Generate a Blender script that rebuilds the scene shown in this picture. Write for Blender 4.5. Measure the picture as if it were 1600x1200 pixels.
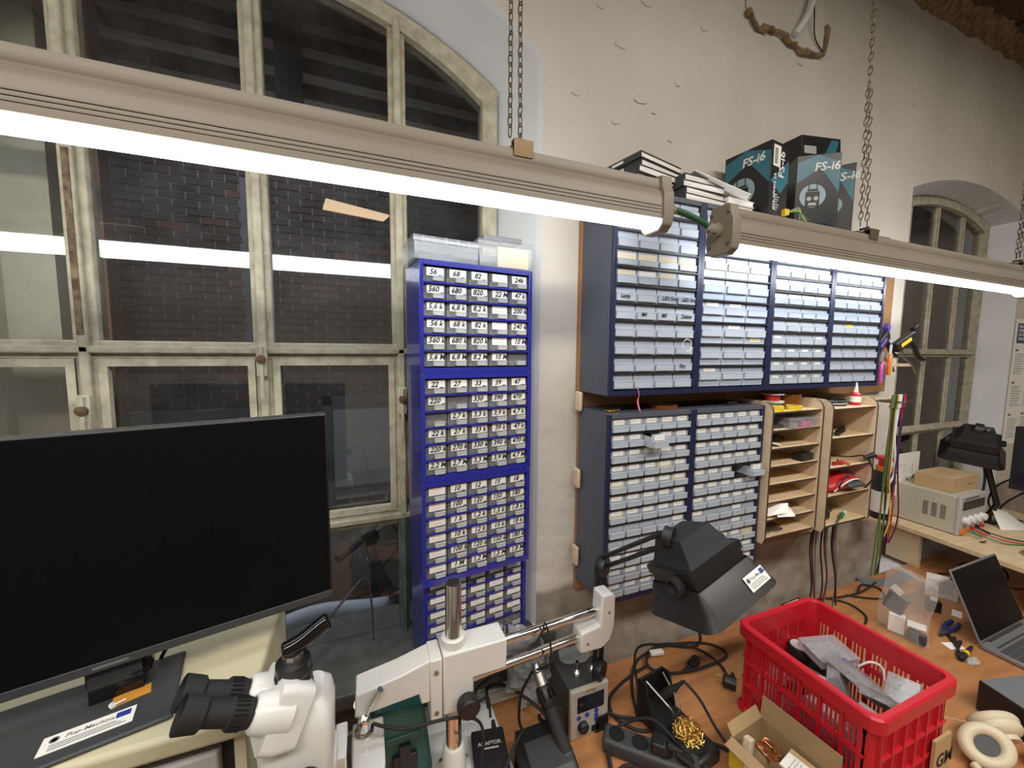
import bpy, bmesh, math, random
from mathutils import Vector, Matrix
random.seed(7)
PI = math.pi
for _o in list(bpy.data.objects): bpy.data.objects.remove(_o)
COL = bpy.context.scene.collection
SC = bpy.context.scene
# heights below are measured from a datum level with the top of the lower drawer cabinets; the floor lies ZO under it
ZO = 1.655
ZB = -0.905          # workbench top
WY = 0.17            # room face of the long wall
GY = 0.30            # plane of the window glass

# ---------------------------------------------------------------- camera, world, lights, exposure
cam_d = bpy.data.cameras.new('camera'); cam = bpy.data.objects.new('camera', cam_d); COL.objects.link(cam)
cam_d.sensor_fit = 'HORIZONTAL'; cam_d.sensor_width = 36.0; cam_d.lens = 13.5; cam_d.clip_start = 0.02
_yaw, _pit, _rol = 0.366186, 0.0871429, 0.0086081
_f = Vector((math.sin(_yaw)*math.cos(_pit), math.cos(_yaw)*math.cos(_pit), -math.sin(_pit)))
_r = Vector((math.cos(_yaw), -math.sin(_yaw), 0)); _u = _r.cross(_f)
_R = math.cos(_rol)*_r + math.sin(_rol)*_u; _U = -math.sin(_rol)*_r + math.cos(_rol)*_u
cam.matrix_world = Matrix(((_R.x, _U.x, -_f.x, -0.6184), (_R.y, _U.y, -_f.y, -0.8794), (_R.z, _U.z, -_f.z, 0.1728+ZO), (0, 0, 0, 1)))
SC.camera = cam

w = bpy.data.worlds.new('night'); SC.world = w; w.use_nodes = True
w.node_tree.nodes['Background'].inputs[0].default_value = (0.30, 0.34, 0.42, 1)
w.node_tree.nodes['Background'].inputs[1].default_value = 0.10

def area(name, loc, sx, sy, power, color, rot=(0, 0, 0)):
    l = bpy.data.lights.new(name, 'AREA'); l.shape = 'RECTANGLE'; l.size = sx; l.size_y = sy; l.energy = power; l.color = color
    o = bpy.data.objects.new(name, l); COL.objects.link(o); o.location = (loc[0], loc[1], loc[2]+ZO); o.rotation_euler = rot
    return o
# the other ceiling lamps of the workshop, behind and beside the photographer
area('workshop_lamp', (-1.7, -1.7, 1.62), 2.4, 0.35, 60, (1.0, 0.93, 0.84))
area('workshop_lamp', (0.9, -1.7, 1.62), 2.0, 0.35, 58, (1.0, 0.93, 0.84))
area('workshop_lamp', (4.6, -1.7, 1.62), 1.6, 0.35, 14, (1.0, 0.90, 0.78))
area('yard_fill', (-1.3, 1.6, 2.30), 0.5, 0.3, 34, (0.95, 0.95, 1.0))  # unseen fill light, added to bring out the bricks of the dark yard
TUBE_STRENGTH = 12.5
SC.view_settings.view_transform = 'Standard'; SC.view_settings.look = 'None'
SC.view_settings.exposure = 0.0; SC.view_settings.gamma = 1.0; SC.view_settings.use_curve_mapping = False

# ---------------------------------------------------------------- materials
MATS = {}
def mat(name, col, rough=0.5, metal=0.0, noise=0.0, nscale=8.0, bump=0.0, bscale=40.0, spec=0.5, coat=0.0, emit=None, estr=0.0, col2=None, trans=0.0, coord='Object', stretch=None, detail=4.0):
    if name in MATS: return MATS[name]
    m = bpy.data.materials.new(name); m.use_nodes = True; nt = m.node_tree; b = nt.nodes['Principled BSDF']
    b.inputs['Base Color'].default_value = (*col, 1); b.inputs['Roughness'].default_value = rough; b.inputs['Metallic'].default_value = metal
    b.inputs['Specular IOR Level'].default_value = spec; b.inputs['Coat Weight'].default_value = coat
    if emit: b.inputs['Emission Color'].default_value = (*emit, 1); b.inputs['Emission Strength'].default_value = estr
    if noise or bump:
        tc = nt.nodes.new('ShaderNodeTexCoord'); src = tc.outputs[coord]
        if stretch:
            mp = nt.nodes.new('ShaderNodeMapping'); mp.inputs['Scale'].default_value = stretch; nt.links.new(src, mp.inputs[0]); src = mp.outputs[0]
    if noise:
        n = nt.nodes.new('ShaderNodeTexNoise'); n.inputs['Scale'].default_value = nscale; n.inputs['Detail'].default_value = detail; nt.links.new(src, n.inputs['Vector'])
        r = nt.nodes.new('ShaderNodeValToRGB'); c2 = col2 or tuple(c*(1-noise) for c in col)
        r.color_ramp.elements[0].position = 0.35; r.color_ramp.elements[1].position = 0.65
        r.color_ramp.elements[0].color = (*c2, 1); r.color_ramp.elements[1].color = (*col, 1)
        nt.links.new(n.outputs['Fac'], r.inputs[0]); nt.links.new(r.outputs[0], b.inputs['Base Color'])
    if bump:
        n2 = nt.nodes.new('ShaderNodeTexNoise'); n2.inputs['Scale'].default_value = bscale; n2.inputs['Detail'].default_value = 6; nt.links.new(src, n2.inputs['Vector'])
        bp = nt.nodes.new('ShaderNodeBump'); bp.inputs['Strength'].default_value = bump; bp.inputs['Distance'].default_value = 0.004
        nt.links.new(n2.outputs['Fac'], bp.inputs['Height']); nt.links.new(bp.outputs[0], b.inputs['Normal'])
    if trans:
        out = nt.nodes['Material Output']; t = nt.nodes.new('ShaderNodeBsdfTransparent'); mx = nt.nodes.new('ShaderNodeMixShader')
        mx.inputs[0].default_value = 1-trans; nt.links.new(t.outputs[0], mx.inputs[1]); nt.links.new(b.outputs[0], mx.inputs[2]); nt.links.new(mx.outputs[0], out.inputs[0])
    MATS[name] = m
    return m
def glass(name, tint=(1, 1, 1), refl=1.0, dirt=0.0, dirtcol=(0.5, 0.5, 0.5)):
    m = bpy.data.materials.new(name); m.use_nodes = True; nt = m.node_tree; nt.nodes.clear()
    out = nt.nodes.new('ShaderNodeOutputMaterial'); t = nt.nodes.new('ShaderNodeBsdfTransparent'); t.inputs[0].default_value = (*tint, 1)
    g = nt.nodes.new('ShaderNodeBsdfGlossy'); g.inputs['Roughness'].default_value = 0.0 if not dirt else 0.015
    fr = nt.nodes.new('ShaderNodeFresnel'); fr.inputs[0].default_value = 1.5
    mu = nt.nodes.new('ShaderNodeMath'); mu.operation = 'MULTIPLY'; mu.inputs[1].default_value = refl; nt.links.new(fr.outputs[0], mu.inputs[0])
    a = nt.nodes.new('ShaderNodeMixShader'); nt.links.new(mu.outputs[0], a.inputs[0]); nt.links.new(t.outputs[0], a.inputs[1]); nt.links.new(g.outputs[0], a.inputs[2])
    last = a
    if dirt:
        d = nt.nodes.new('ShaderNodeBsdfDiffuse'); d.inputs[0].default_value = (*dirtcol, 1)
        tc = nt.nodes.new('ShaderNodeTexCoord'); n = nt.nodes.new('ShaderNodeTexNoise'); n.inputs['Scale'].default_value = 9; n.inputs['Detail'].default_value = 8
        nt.links.new(tc.outputs['Object'], n.inputs['Vector'])
        r = nt.nodes.new('ShaderNodeMapRange'); r.inputs[1].default_value = 0.35; r.inputs[2].default_value = 0.8; r.inputs[3].default_value = dirt*0.4; r.inputs[4].default_value = dirt*1.8
        nt.links.new(n.outputs['Fac'], r.inputs[0])
        b = nt.nodes.new('ShaderNodeMixShader'); nt.links.new(r.outputs[0], b.inputs[0]); nt.links.new(a.outputs[0], b.inputs[1]); nt.links.new(d.outputs[0], b.inputs[2]); last = b
    nt.links.new(last.outputs[0], out.inputs[0]); MATS[name] = m
    return m
def wall_mat():
    m = bpy.data.materials.new('plaster'); m.use_nodes = True; nt = m.node_tree; b = nt.nodes['Principled BSDF']; b.inputs['Roughness'].default_value = 0.75; b.inputs['Specular IOR Level'].default_value = 0.25
    tc = nt.nodes.new('ShaderNodeTexCoord'); src = tc.outputs['Object']
    n = nt.nodes.new('ShaderNodeTexNoise'); n.inputs['Scale'].default_value = 2.2; n.inputs['Detail'].default_value = 8; nt.links.new(src, n.inputs['Vector'])
    r = nt.nodes.new('ShaderNodeValToRGB'); r.color_ramp.elements[0].position = 0.3; r.color_ramp.elements[1].position = 0.7
    r.color_ramp.elements[0].color = (0.575, 0.53, 0.465, 1); r.color_ramp.elements[1].color = (0.68, 0.64, 0.58, 1); nt.links.new(n.outputs['Fac'], r.inputs[0])
    # bare grey render under the white paint: an irregular paint edge
    sx = nt.nodes.new('ShaderNodeSeparateXYZ'); nt.links.new(src, sx.inputs[0])
    n3 = nt.nodes.new('ShaderNodeTexNoise'); n3.inputs['Scale'].default_value = 7; nt.links.new(src, n3.inputs['Vector'])
    ad = nt.nodes.new('ShaderNodeMath'); ad.operation = 'MULTIPLY_ADD'; ad.inputs[1].default_value = 0.05; nt.links.new(n3.outputs['Fac'], ad.inputs[0]); nt.links.new(sx.outputs['Z'], ad.inputs[2])
    mr = nt.nodes.new('ShaderNodeMapRange'); mr.inputs[1].default_value = -0.575; mr.inputs[2].default_value = -0.555; nt.links.new(ad.outputs[0], mr.inputs[0])
    n4 = nt.nodes.new('ShaderNodeTexNoise'); n4.inputs['Scale'].default_value = 11; n4.inputs['Detail'].default_value = 7; nt.links.new(src, n4.inputs['Vector'])
    r4 = nt.nodes.new('ShaderNodeValToRGB'); r4.color_ramp.elements[0].color = (0.25, 0.22, 0.18, 1); r4.color_ramp.elements[1].color = (0.46, 0.42, 0.36, 1); r4.color_ramp.elements[0].position = 0.3; r4.color_ramp.elements[1].position = 0.7; nt.links.new(n4.outputs['Fac'], r4.inputs[0])
    mx = nt.nodes.new('ShaderNodeMix'); mx.data_type = 'RGBA'; nt.links.new(mr.outputs[0], mx.inputs[0]); nt.links.new(r4.outputs[0], mx.inputs[6]); nt.links.new(r.outputs[0], mx.inputs[7])
    nt.links.new(mx.outputs[2], b.inputs['Base Color'])
    n2 = nt.nodes.new('ShaderNodeTexNoise'); n2.inputs['Scale'].default_value = 26; n2.inputs['Detail'].default_value = 7; nt.links.new(src, n2.inputs['Vector'])
    v = nt.nodes.new('ShaderNodeTexNoise'); v.inputs['Scale'].default_value = 5.5; v.inputs['Detail'].default_value = 2; nt.links.new(src, v.inputs['Vector'])
    a2 = nt.nodes.new('ShaderNodeMath'); a2.operation = 'MULTIPLY_ADD'; a2.inputs[1].default_value = 2.2; nt.links.new(v.outputs['Fac'], a2.inputs[0]); nt.links.new(n2.outputs['Fac'], a2.inputs[2])
    bp = nt.nodes.new('ShaderNodeBump'); bp.inputs['Strength'].default_value = 0.55; bp.inputs['Distance'].default_value = 0.008; nt.links.new(a2.outputs[0], bp.inputs['Height']); nt.links.new(bp.outputs[0], b.inputs['Normal'])
    MATS['plaster'] = m
    return m
def wood_mat(name, c1, c2, scale=(1, 12, 12), rough=0.4, nscale=5, coat=0.0):
    m = bpy.data.materials.new(name); m.use_nodes = True; nt = m.node_tree; b = nt.nodes['Principled BSDF']; b.inputs['Roughness'].default_value = rough; b.inputs['Coat Weight'].default_value = coat
    tc = nt.nodes.new('ShaderNodeTexCoord'); mp = nt.nodes.new('ShaderNodeMapping'); mp.inputs['Scale'].default_value = scale; nt.links.new(tc.outputs['Object'], mp.inputs[0])
    n = nt.nodes.new('ShaderNodeTexNoise'); n.inputs['Scale'].default_value = nscale; n.inputs['Detail'].default_value = 6; n.inputs['Distortion'].default_value = 0.6; nt.links.new(mp.outputs[0], n.inputs['Vector'])
    r = nt.nodes.new('ShaderNodeValToRGB'); r.color_ramp.elements[0].position = 0.3; r.color_ramp.elements[1].position = 0.7; r.color_ramp.elements[0].color = (*c1, 1); r.color_ramp.elements[1].color = (*c2, 1)
    nt.links.new(n.outputs['Fac'], r.inputs[0]); nt.links.new(r.outputs[0], b.inputs['Base Color'])
    MATS[name] = m
    return m
wall_mat()
wood_mat('bench_wood', (0.36, 0.15, 0.055), (0.50, 0.235, 0.095), (1.0, 9, 9), 0.38, 4)
wood_mat('plywood', (0.62, 0.46, 0.27), (0.74, 0.58, 0.38), (2, 10, 10), 0.6, 5)
wood_mat('pale_ply', (0.60, 0.46, 0.30), (0.70, 0.56, 0.40), (4, 4, 10), 0.6, 3)
wood_mat('fibre_board', (0.30, 0.155, 0.065), (0.36, 0.19, 0.085), (6, 6, 6), 0.7, 12)
wood_mat('dark_timber', (0.05, 0.028, 0.012), (0.11, 0.06, 0.025), (2, 10, 10), 0.8, 6)
mat('burnt_edge', (0.045, 0.028, 0.015), 0.8)
mat('window_paint', (0.47, 0.45, 0.34), 0.6, noise=0.3, nscale=30, col2=(0.33, 0.30, 0.215), bump=0.6, bscale=60)
mat('old_green_paint', (0.13, 0.17, 0.15), 0.6, noise=0.4, nscale=30)
mat('peeling', (0.10, 0.06, 0.035), 0.9)
mat('reveal_white', (0.66, 0.68, 0.70), 0.7, noise=0.06, nscale=5, bump=0.4, bscale=22)
mat('stone_sill', (0.10, 0.105, 0.10), 0.55, noise=0.4, nscale=25)
mat('floor_grey', (0.20, 0.19, 0.17), 0.7, noise=0.2, nscale=6)
mat('ceiling_brown', (0.06, 0.035, 0.018), 0.9)
mat('room_wall', (0.52, 0.48, 0.42), 0.9)
mat('rubble', (0.30, 0.20, 0.10), 0.95, noise=0.5, nscale=40, bump=1.0, bscale=60)
glass('pane_glass', refl=2.1, dirt=0.025, dirtcol=(0.5, 0.52, 0.55)); glass('old_pane_glass', refl=0.7, dirt=0.03, dirtcol=(0.5, 0.52, 0.55))
# plastics, metals, paper
mat('black_plastic', (0.012, 0.012, 0.013), 0.42); mat('black_matt', (0.014, 0.014, 0.015), 0.75); mat('black_gloss', (0.006, 0.006, 0.007), 0.12)
mat('dark_grey', (0.045, 0.048, 0.052), 0.5); mat('mid_grey', (0.16, 0.17, 0.18), 0.5); mat('light_grey', (0.45, 0.45, 0.44), 0.5)
mat('white_enamel', (0.70, 0.70, 0.675), 0.35, coat=0.2); mat('white_paper', (0.86, 0.85, 0.81), 0.8); mat('cream_paper', (0.68, 0.60, 0.45), 0.8)
mat('white_plastic', (0.75, 0.75, 0.73), 0.4); mat('ink', (0.01, 0.01, 0.012), 0.7); mat('grey_ink', (0.12, 0.12, 0.13), 0.8); mat('red_ink', (0.5, 0.08, 0.05), 0.8)
mat('chrome', (0.80, 0.79, 0.77), 0.10, 1.0); mat('steel', (0.42, 0.41, 0.39), 0.35, 1.0); mat('brass_wool', (0.75, 0.50, 0.14), 0.3, 1.0); mat('brass', (0.60, 0.42, 0.14), 0.35, 1.0)
mat('rusty_chain', (0.16, 0.13, 0.09), 0.55, 0.7)
mat('bare_wood', (0.20, 0.15, 0.09), 0.9, noise=0.6, nscale=60, col2=(0.07, 0.045, 0.025)); mat('lamp_housing', (0.255, 0.22, 0.168), 0.45, noise=0.08, nscale=4); mat('lamp_clip', (0.24, 0.17, 0.10), 0.4, 0.8)
mat('tube_light', (1, 1, 1), 0.5, emit=(0.93, 0.97, 1.0), estr=TUBE_STRENGTH)
mat('green_cable', (0.02, 0.10, 0.035), 0.5)
mat('royal_blue', (0.014, 0.018, 0.20), 0.25, coat=0.5); mat('royal_blue_edge', (0.018, 0.022, 0.26), 0.25, coat=0.5)
mat('navy', (0.012, 0.017, 0.055), 0.35); mat('navy_lit', (0.075, 0.085, 0.11), 0.5)  # cabinet sides and top: same navy paint, greying by light put into the colour
mat('frosted', (0.62, 0.68, 0.77), 0.3, trans=0.48); mat('frosted_lip', (0.56, 0.62, 0.70), 0.25, trans=0.36); mat('frosted_cream', (0.78, 0.70, 0.52), 0.4, trans=0.25)
mat('smoke_clear', (0.30, 0.31, 0.33), 0.12, trans=0.72); mat('clear_lip', (0.62, 0.63, 0.64), 0.15, trans=0.45)
mat('clear_plastic', (0.55, 0.56, 0.58), 0.08, trans=0.74); mat('amber', (0.60, 0.28, 0.04), 0.5); mat('frosted_hi', (0.50, 0.57, 0.68), 0.3, trans=0.25); mat('olive', (0.16, 0.15, 0.03), 0.5); mat('dark_red', (0.13, 0.015, 0.02), 0.5); mat('clear_film', (0.85, 0.86, 0.86), 0.06, trans=0.80); mat('milky_film', (0.62, 0.64, 0.62), 0.25, trans=0.5)
mat('parts_dark', (0.05, 0.05, 0.055), 0.5, noise=0.9, nscale=160, col2=(0.35, 0.33, 0.30)); mat('parts_warm', (0.35, 0.26, 0.15), 0.6, noise=0.8, nscale=160, col2=(0.06, 0.05, 0.05)); mat('parts_light', (0.42, 0.43, 0.44), 0.5, noise=0.8, nscale=180, col2=(0.08, 0.08, 0.09))
mat('crate_red', (0.56, 0.014, 0.028), 0.38); mat('bright_red', (0.55, 0.025, 0.03), 0.4); mat('tool_orange', (0.75, 0.20, 0.02), 0.4); mat('yellow', (0.75, 0.55, 0.03), 0.4); mat('tool_blue', (0.015, 0.03, 0.16), 0.4); mat('purple', (0.12, 0.07, 0.35), 0.4); mat('pink', (0.6, 0.1, 0.3), 0.5); mat('wire_green', (0.03, 0.22, 0.07), 0.5); mat('teal', (0.02, 0.22, 0.20), 0.4)
mat('kapton', (0.20, 0.06, 0.012), 0.15); mat('cardboard', (0.42, 0.29, 0.15), 0.85, noise=0.15, nscale=20); mat('kraft', (0.52, 0.36, 0.19), 0.8)
mat('psu_beige', (0.50, 0.475, 0.375), 0.5); mat('station_beige', (0.46, 0.44, 0.38), 0.5); mat('headset_cream', (0.68, 0.60, 0.43), 0.45); mat('shelf_cream', (0.60, 0.56, 0.38), 0.5, noise=0.08, nscale=5)
mat('screen_black', (0.004, 0.004, 0.005), 0.42, spec=0.12); mat('lcd', (0.01, 0.012, 0.02), 0.08); mat('laptop_grey', (0.28, 0.29, 0.30), 0.4, 0.5); mat('key_grey', (0.07, 0.075, 0.08), 0.5)
mat('flag_blue', (0.02, 0.04, 0.30), 0.6); mat('poster_blue', (0.04, 0.09, 0.17), 0.7); mat('button_blue', (0.03, 0.05, 0.35), 0.4); mat('box_black', (0.012, 0.013, 0.016), 0.35); mat('box_teal', (0.035, 0.17, 0.23), 0.35); mat('box_pale', (0.30, 0.42, 0.46), 0.4)
mat('case_green', (0.03, 0.11, 0.095), 0.45); mat('masking_tape', (0.62, 0.45, 0.30), 0.7); mat('copper', (0.45, 0.18, 0.08), 0.35, 0.9); mat('wood_stick', (0.62, 0.46, 0.26), 0.7)
mat('led_red', (0.6, 0.02, 0.02), 0.4, emit=(1, 0.05, 0.04), estr=1.5)
# outside
mat('brick', (0.055, 0.045, 0.042), 0.9, noise=0.5, nscale=9, bump=0.5, bscale=40); mat('brick_red', (0.12, 0.055, 0.042), 0.9, noise=0.4, nscale=9); mat('mortar', (0.19, 0.18, 0.17), 0.95)
mat('yard_panel', (0.30, 0.34, 0.36), 0.7, noise=0.15, nscale=4); mat('yard_frame', (0.07, 0.085, 0.095), 0.6); mat('yard_ground', (0.16, 0.16, 0.15), 0.9, noise=0.3, nscale=5); mat('yard_dark', (0.018, 0.018, 0.02), 0.9); mat('yard_bar', (0.62, 0.60, 0.56), 0.7)
mat('outer_board', (0.62, 0.62, 0.50), 0.7, noise=0.25, nscale=14, col2=(0.54, 0.54, 0.43)); mat('brown_post', (0.22, 0.13, 0.085), 0.7); mat('pale_blue', (0.45, 0.55, 0.68), 0.5); mat('grey_render', (0.50, 0.51, 0.50), 0.9, noise=0.25, nscale=3)

# ---------------------------------------------------------------- mesh helpers
def rotz(a): return Matrix.Rotation(a, 4, 'Z')
class MB:
    def __init__(s): s.v = []; s.f = []; s.m = []
    def add(s, vs, fs, mi=0, M=None):
        o = len(s.v)
        s.v += [tuple(M @ Vector(p)) if M else tuple(p) for p in vs]; s.f += [tuple(o+i for i in f) for f in fs]; s.m += [mi]*len(fs)
        return s
    def box(s, x0, x1, y0, y1, z0, z1, mi=0, M=None):
        vs = [(x0, y0, z0), (x1, y0, z0), (x1, y1, z0), (x0, y1, z0), (x0, y0, z1), (x1, y0, z1), (x1, y1, z1), (x0, y1, z1)]
        return s.add(vs, [(3, 2, 1, 0), (4, 5, 6, 7), (0, 1, 5, 4), (1, 2, 6, 5), (2, 3, 7, 6), (3, 0, 4, 7)], mi, M)
    def cyl(s, p0, p1, r0, r1=None, n=16, mi=0, caps=True, M=None):
        r1 = r0 if r1 is None else r1; p0 = Vector(p0); p1 = Vector(p1); d = (p1-p0).normalized()
        a = d.orthogonal().normalized(); b = d.cross(a); vs = []
        for p, r in ((p0, r0), (p1, r1)):
            for i in range(n):
                t = 2*PI*i/n; vs.append(p+r*(math.cos(t)*a+math.sin(t)*b))
        fs = [(i, (i+1) % n, n+(i+1) % n, n+i) for i in range(n)]
        if caps: fs += [tuple(range(n-1, -1, -1)), tuple(range(n, 2*n))]
        return s.add(vs, fs, mi, M)
    def lathe(s, prof, p0=(0, 0, 0), d=(0, 0, 1), n=20, mi=0, M=None, sx=1.0, up=None):
        p0 = Vector(p0); d = Vector(d).normalized(); a = (Vector(up) if up else d.orthogonal()).normalized(); b = d.cross(a); vs = []
        for r, h in prof:
            for i in range(n):
                t = 2*PI*i/n; vs.append(p0+d*h+r*(math.cos(t)*a*sx+math.sin(t)*b))
        fs = []
        for k in range(len(prof)-1):
            fs += [(k*n+i, k*n+(i+1) % n, (k+1)*n+(i+1) % n, (k+1)*n+i) for i in range(n)]
        if prof[0][0] > 1e-6: fs.append(tuple(range(n-1, -1, -1)))
        if prof[-1][0] > 1e-6: fs.append(tuple((len(prof)-1)*n+i for i in range(n)))
        return s.add(vs, fs, mi, M)
    def tube(s, path, r, n=7, mi=0, closed=False, M=None, rr=None):
        P = [Vector(p) for p in path]; L = len(P); vs = []; a = None
        for i in range(L):
            t = (P[(i+1) % L]-P[i-1]) if closed else (P[min(i+1, L-1)]-P[max(i-1, 0)])
            t = t.normalized() if t.length > 1e-9 else Vector((0, 0, 1))
            if a is None: a = t.orthogonal().normalized()
            a = (a-t*a.dot(t)); a = a.normalized() if a.length > 1e-6 else t.orthogonal().normalized()
            b = t.cross(a); R = rr[i] if rr else r
            for k in range(n):
                q = 2*PI*k/n; vs.append(P[i]+R*(math.cos(q)*a+math.sin(q)*b))
        fs = [(i*n+k, i*n+(k+1) % n, ((i+1) % L)*n+(k+1) % n, ((i+1) % L)*n+k) for i in range(L if closed else L-1) for k in range(n)]
        if not closed: fs += [tuple(range(n-1, -1, -1)), tuple((L-1)*n+k for k in range(n))]
        return s.add(vs, fs, mi, M)
    def prism(s, poly, d0, d1, axis='y', mi=0, M=None):
        n = len(poly)
        def P(a, b, d): return {'y': (a, d, b), 'z': (a, b, d), 'x': (d, a, b)}[axis]
        vs = [P(a, b, d0) for a, b in poly]+[P(a, b, d1) for a, b in poly]
        fs = [tuple(range(n)), tuple(range(2*n-1, n-1, -1))]+[(i, n+i, n+(i+1) % n, (i+1) % n) for i in range(n)]
        return s.add(vs, fs, mi, M)
    def loft(s, rings, mi=0, caps=True, M=None):
        n = len(rings[0]); vs = [p for r in rings for p in r]; fs = []
        for k in range(len(rings)-1): fs += [(k*n+i, k*n+(i+1) % n, (k+1)*n+(i+1) % n, (k+1)*n+i) for i in range(n)]
        if caps: fs += [tuple(range(n-1, -1, -1)), tuple((len(rings)-1)*n+i for i in range(n))]
        return s.add(vs, fs, mi, M)
    def grid(s, fn, nu, nv, mi=0, M=None):
        vs = [fn(i/nu, j/nv) for j in range(nv+1) for i in range(nu+1)]
        return s.add(vs, [(j*(nu+1)+i, j*(nu+1)+i+1, (j+1)*(nu+1)+i+1, (j+1)*(nu+1)+i) for j in range(nv) for i in range(nu)], mi, M)
    def mesh(s, name, mats, smooth=False):
        me = bpy.data.meshes.new(name); me.from_pydata(s.v, [], s.f)
        for k in (mats if isinstance(mats, (list, tuple)) else [mats]): me.materials.append(MATS[k])
        me.polygons.foreach_set('material_index', s.m)
        bm = bmesh.new(); bm.from_mesh(me); bmesh.ops.recalc_face_normals(bm, faces=bm.faces); bm.to_mesh(me); bm.free()
        if smooth:
            me.polygons.foreach_set('use_smooth', [True]*len(me.polygons)); me.set_sharp_from_angle(angle=0.7)
        me.update()
        return me
    def build(s, name, mats, parent=None, smooth=False, bevel=0.0, seg=2, loc=None, rot=None, label=None):
        o = inst(name, s.mesh(name, mats, smooth), parent, loc, rot)
        if bevel:
            b = o.modifiers.new('bevel', 'BEVEL'); b.width = bevel; b.segments = seg; b.limit_method = 'ANGLE'; b.angle_limit = 0.6
            if smooth is False and seg > 1:
                o.data.polygons.foreach_set('use_smooth', [True]*len(o.data.polygons)); o.data.set_sharp_from_angle(angle=0.5)
        if label: o['label'] = label
        return o
def inst(name, me, parent=None, loc=None, rot=None, label=None):
    o = bpy.data.objects.new(name, me); COL.objects.link(o)
    if parent: o.parent = parent
    if loc: o.location = loc
    if rot: o.rotation_euler = rot
    if label: o['label'] = label
    return o
def tag(o, label, cat, group=None):
    o['label'] = label; o['category'] = cat
    if group: o['group'] = group
    return o
def thing(name, label, cat, loc=(0, 0, 0), rz=0.0, group=None, M=None):
    o = bpy.data.objects.new(name, None); COL.objects.link(o); o.empty_display_size = 0.05
    if M is not None: o.matrix_world = M
    else: o.location = loc; o.rotation_euler = (0, 0, rz)
    return tag(o, label, cat, group)
def struct(o): o['kind'] = 'structure'; return o
def sm(pts, k=6, closed=False):            # smooth curve through points
    P = [Vector(p) for p in pts]; out = []; L = len(P)
    for i in range(L if closed else L-1):
        p0 = P[i-1] if (i > 0 or closed) else P[0]; p1 = P[i]; p2 = P[(i+1) % L]; p3 = P[(i+2) % L] if (closed or i+2 < L) else P[-1]
        for j in range(k):
            t = j/k; out.append(0.5*((2*p1)+(p2-p0)*t+(2*p0-5*p1+4*p2-p3)*t*t+(3*p1-p0-3*p2+p3)*t*t*t))
    if not closed: out.append(P[-1])
    return out
def rrect(hx, hy, r, n=4):
    out = []
    for cx, cy, a0 in ((hx-r, hy-r, 0), (-hx+r, hy-r, PI/2), (-hx+r, -hy+r, PI), (hx-r, -hy+r, 1.5*PI)):
        for i in range(n+1): a = a0+PI/2*i/n; out.append((cx+r*math.cos(a), cy+r*math.sin(a)))
    return out
def frame_from(c, x, z):                    # matrix with x axis x, z axis about z
    x = Vector(x).normalized(); z = Vector(z); z = (z-x*z.dot(x)).normalized(); y = z.cross(x)
    return Matrix(((x.x, y.x, z.x, c[0]), (x.y, y.y, z.y, c[1]), (x.z, y.z, z.z, c[2]), (0, 0, 0, 1)))
TXT = {}
def text_mesh(s, size, m, shear=0.0, bold=0.0, align='LEFT', sx=1.0):
    k = (s, size, m, shear, bold, align, sx)
    if k in TXT: return TXT[k]
    c = bpy.data.curves.new('lettering', 'FONT'); c.body = s; c.size = size; c.shear = shear; c.offset = bold; c.align_x = align; c.resolution_u = 2
    o = bpy.data.objects.new('lettering', c); COL.objects.link(o)
    dg = bpy.context.evaluated_depsgraph_get(); me = bpy.data.meshes.new_from_object(o.evaluated_get(dg)); bpy.data.objects.remove(o); bpy.data.curves.remove(c)
    me.materials.clear(); me.materials.append(MATS[m]); me.name = 'lettering'
    if sx != 1.0:
        for v in me.vertices: v.co.x *= sx
    TXT[k] = me
    return me
def text(s, size, m, parent, loc, rot=(PI/2, 0, 0), shear=0.0, bold=0.0, align='LEFT', sx=1.0):
    return inst('lettering', text_mesh(s, size, m, shear, bold, align, sx), parent, loc, rot)
def scribble(w, h, lines, seed, thick=0.0006, mi=0):     # unreadable small handwriting, facing -y in the xz plane
    r = random.Random(seed); b = MB()
    for k in range(lines):
        z = h*(lines-k-0.35)/lines; x = 0.0
        while x < w*r.uniform(0.8, 1.0):
            dx = r.uniform(0.0012, 0.003); dz = r.uniform(-0.3, 0.3)*h/lines
            b.add([(x, 0, z), (x+dx, 0, z+dz), (x+dx, 0, z+dz+thick), (x, 0, z+thick)], [(0, 1, 2, 3)]); x += dx*r.choice((1, 1, 1, 1.6))
    return b
# ================================================================ the setting
XL, XR, YB, ZF, ZC = -3.2, 5.6, -4.6, -ZO, 1.76
struct(MB().box(XL, XR, YB, 0.34, ZF-0.1, ZF).build('floor', 'floor_grey'))
ceil = struct(MB().box(XL, XR, YB, WY+0.4, ZC, ZC+0.08).build('ceiling', 'ceiling_brown'))
for k in range(30):                                                   # ceiling boards, running away from the wall
    x = XL+0.02+k*0.29
    MB().box(x, x+0.27, YB+0.02, WY, ZC-0.02-0.004*(k % 3), ZC).build('plank', 'dark_timber', ceil)
for x in (-0.9, 0.9, 2.62, 4.4): MB().box(x, x+0.12, YB+0.02, WY-0.02, ZC-0.12, ZC-0.03).build('ceiling_beam', 'dark_timber', ceil, bevel=0.006)
struct(MB().box(XL-0.1, XL, YB, WY+0.5, ZF, ZC).build('wall_left', 'room_wall'))
struct(MB().box(XR, XR+0.1, YB, WY+0.5, ZF, ZC).build('wall_right', 'room_wall'))
struct(MB().box(XL, XR, YB-0.1, YB, ZF, ZC).build('wall_front', 'room_wall'))

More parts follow.
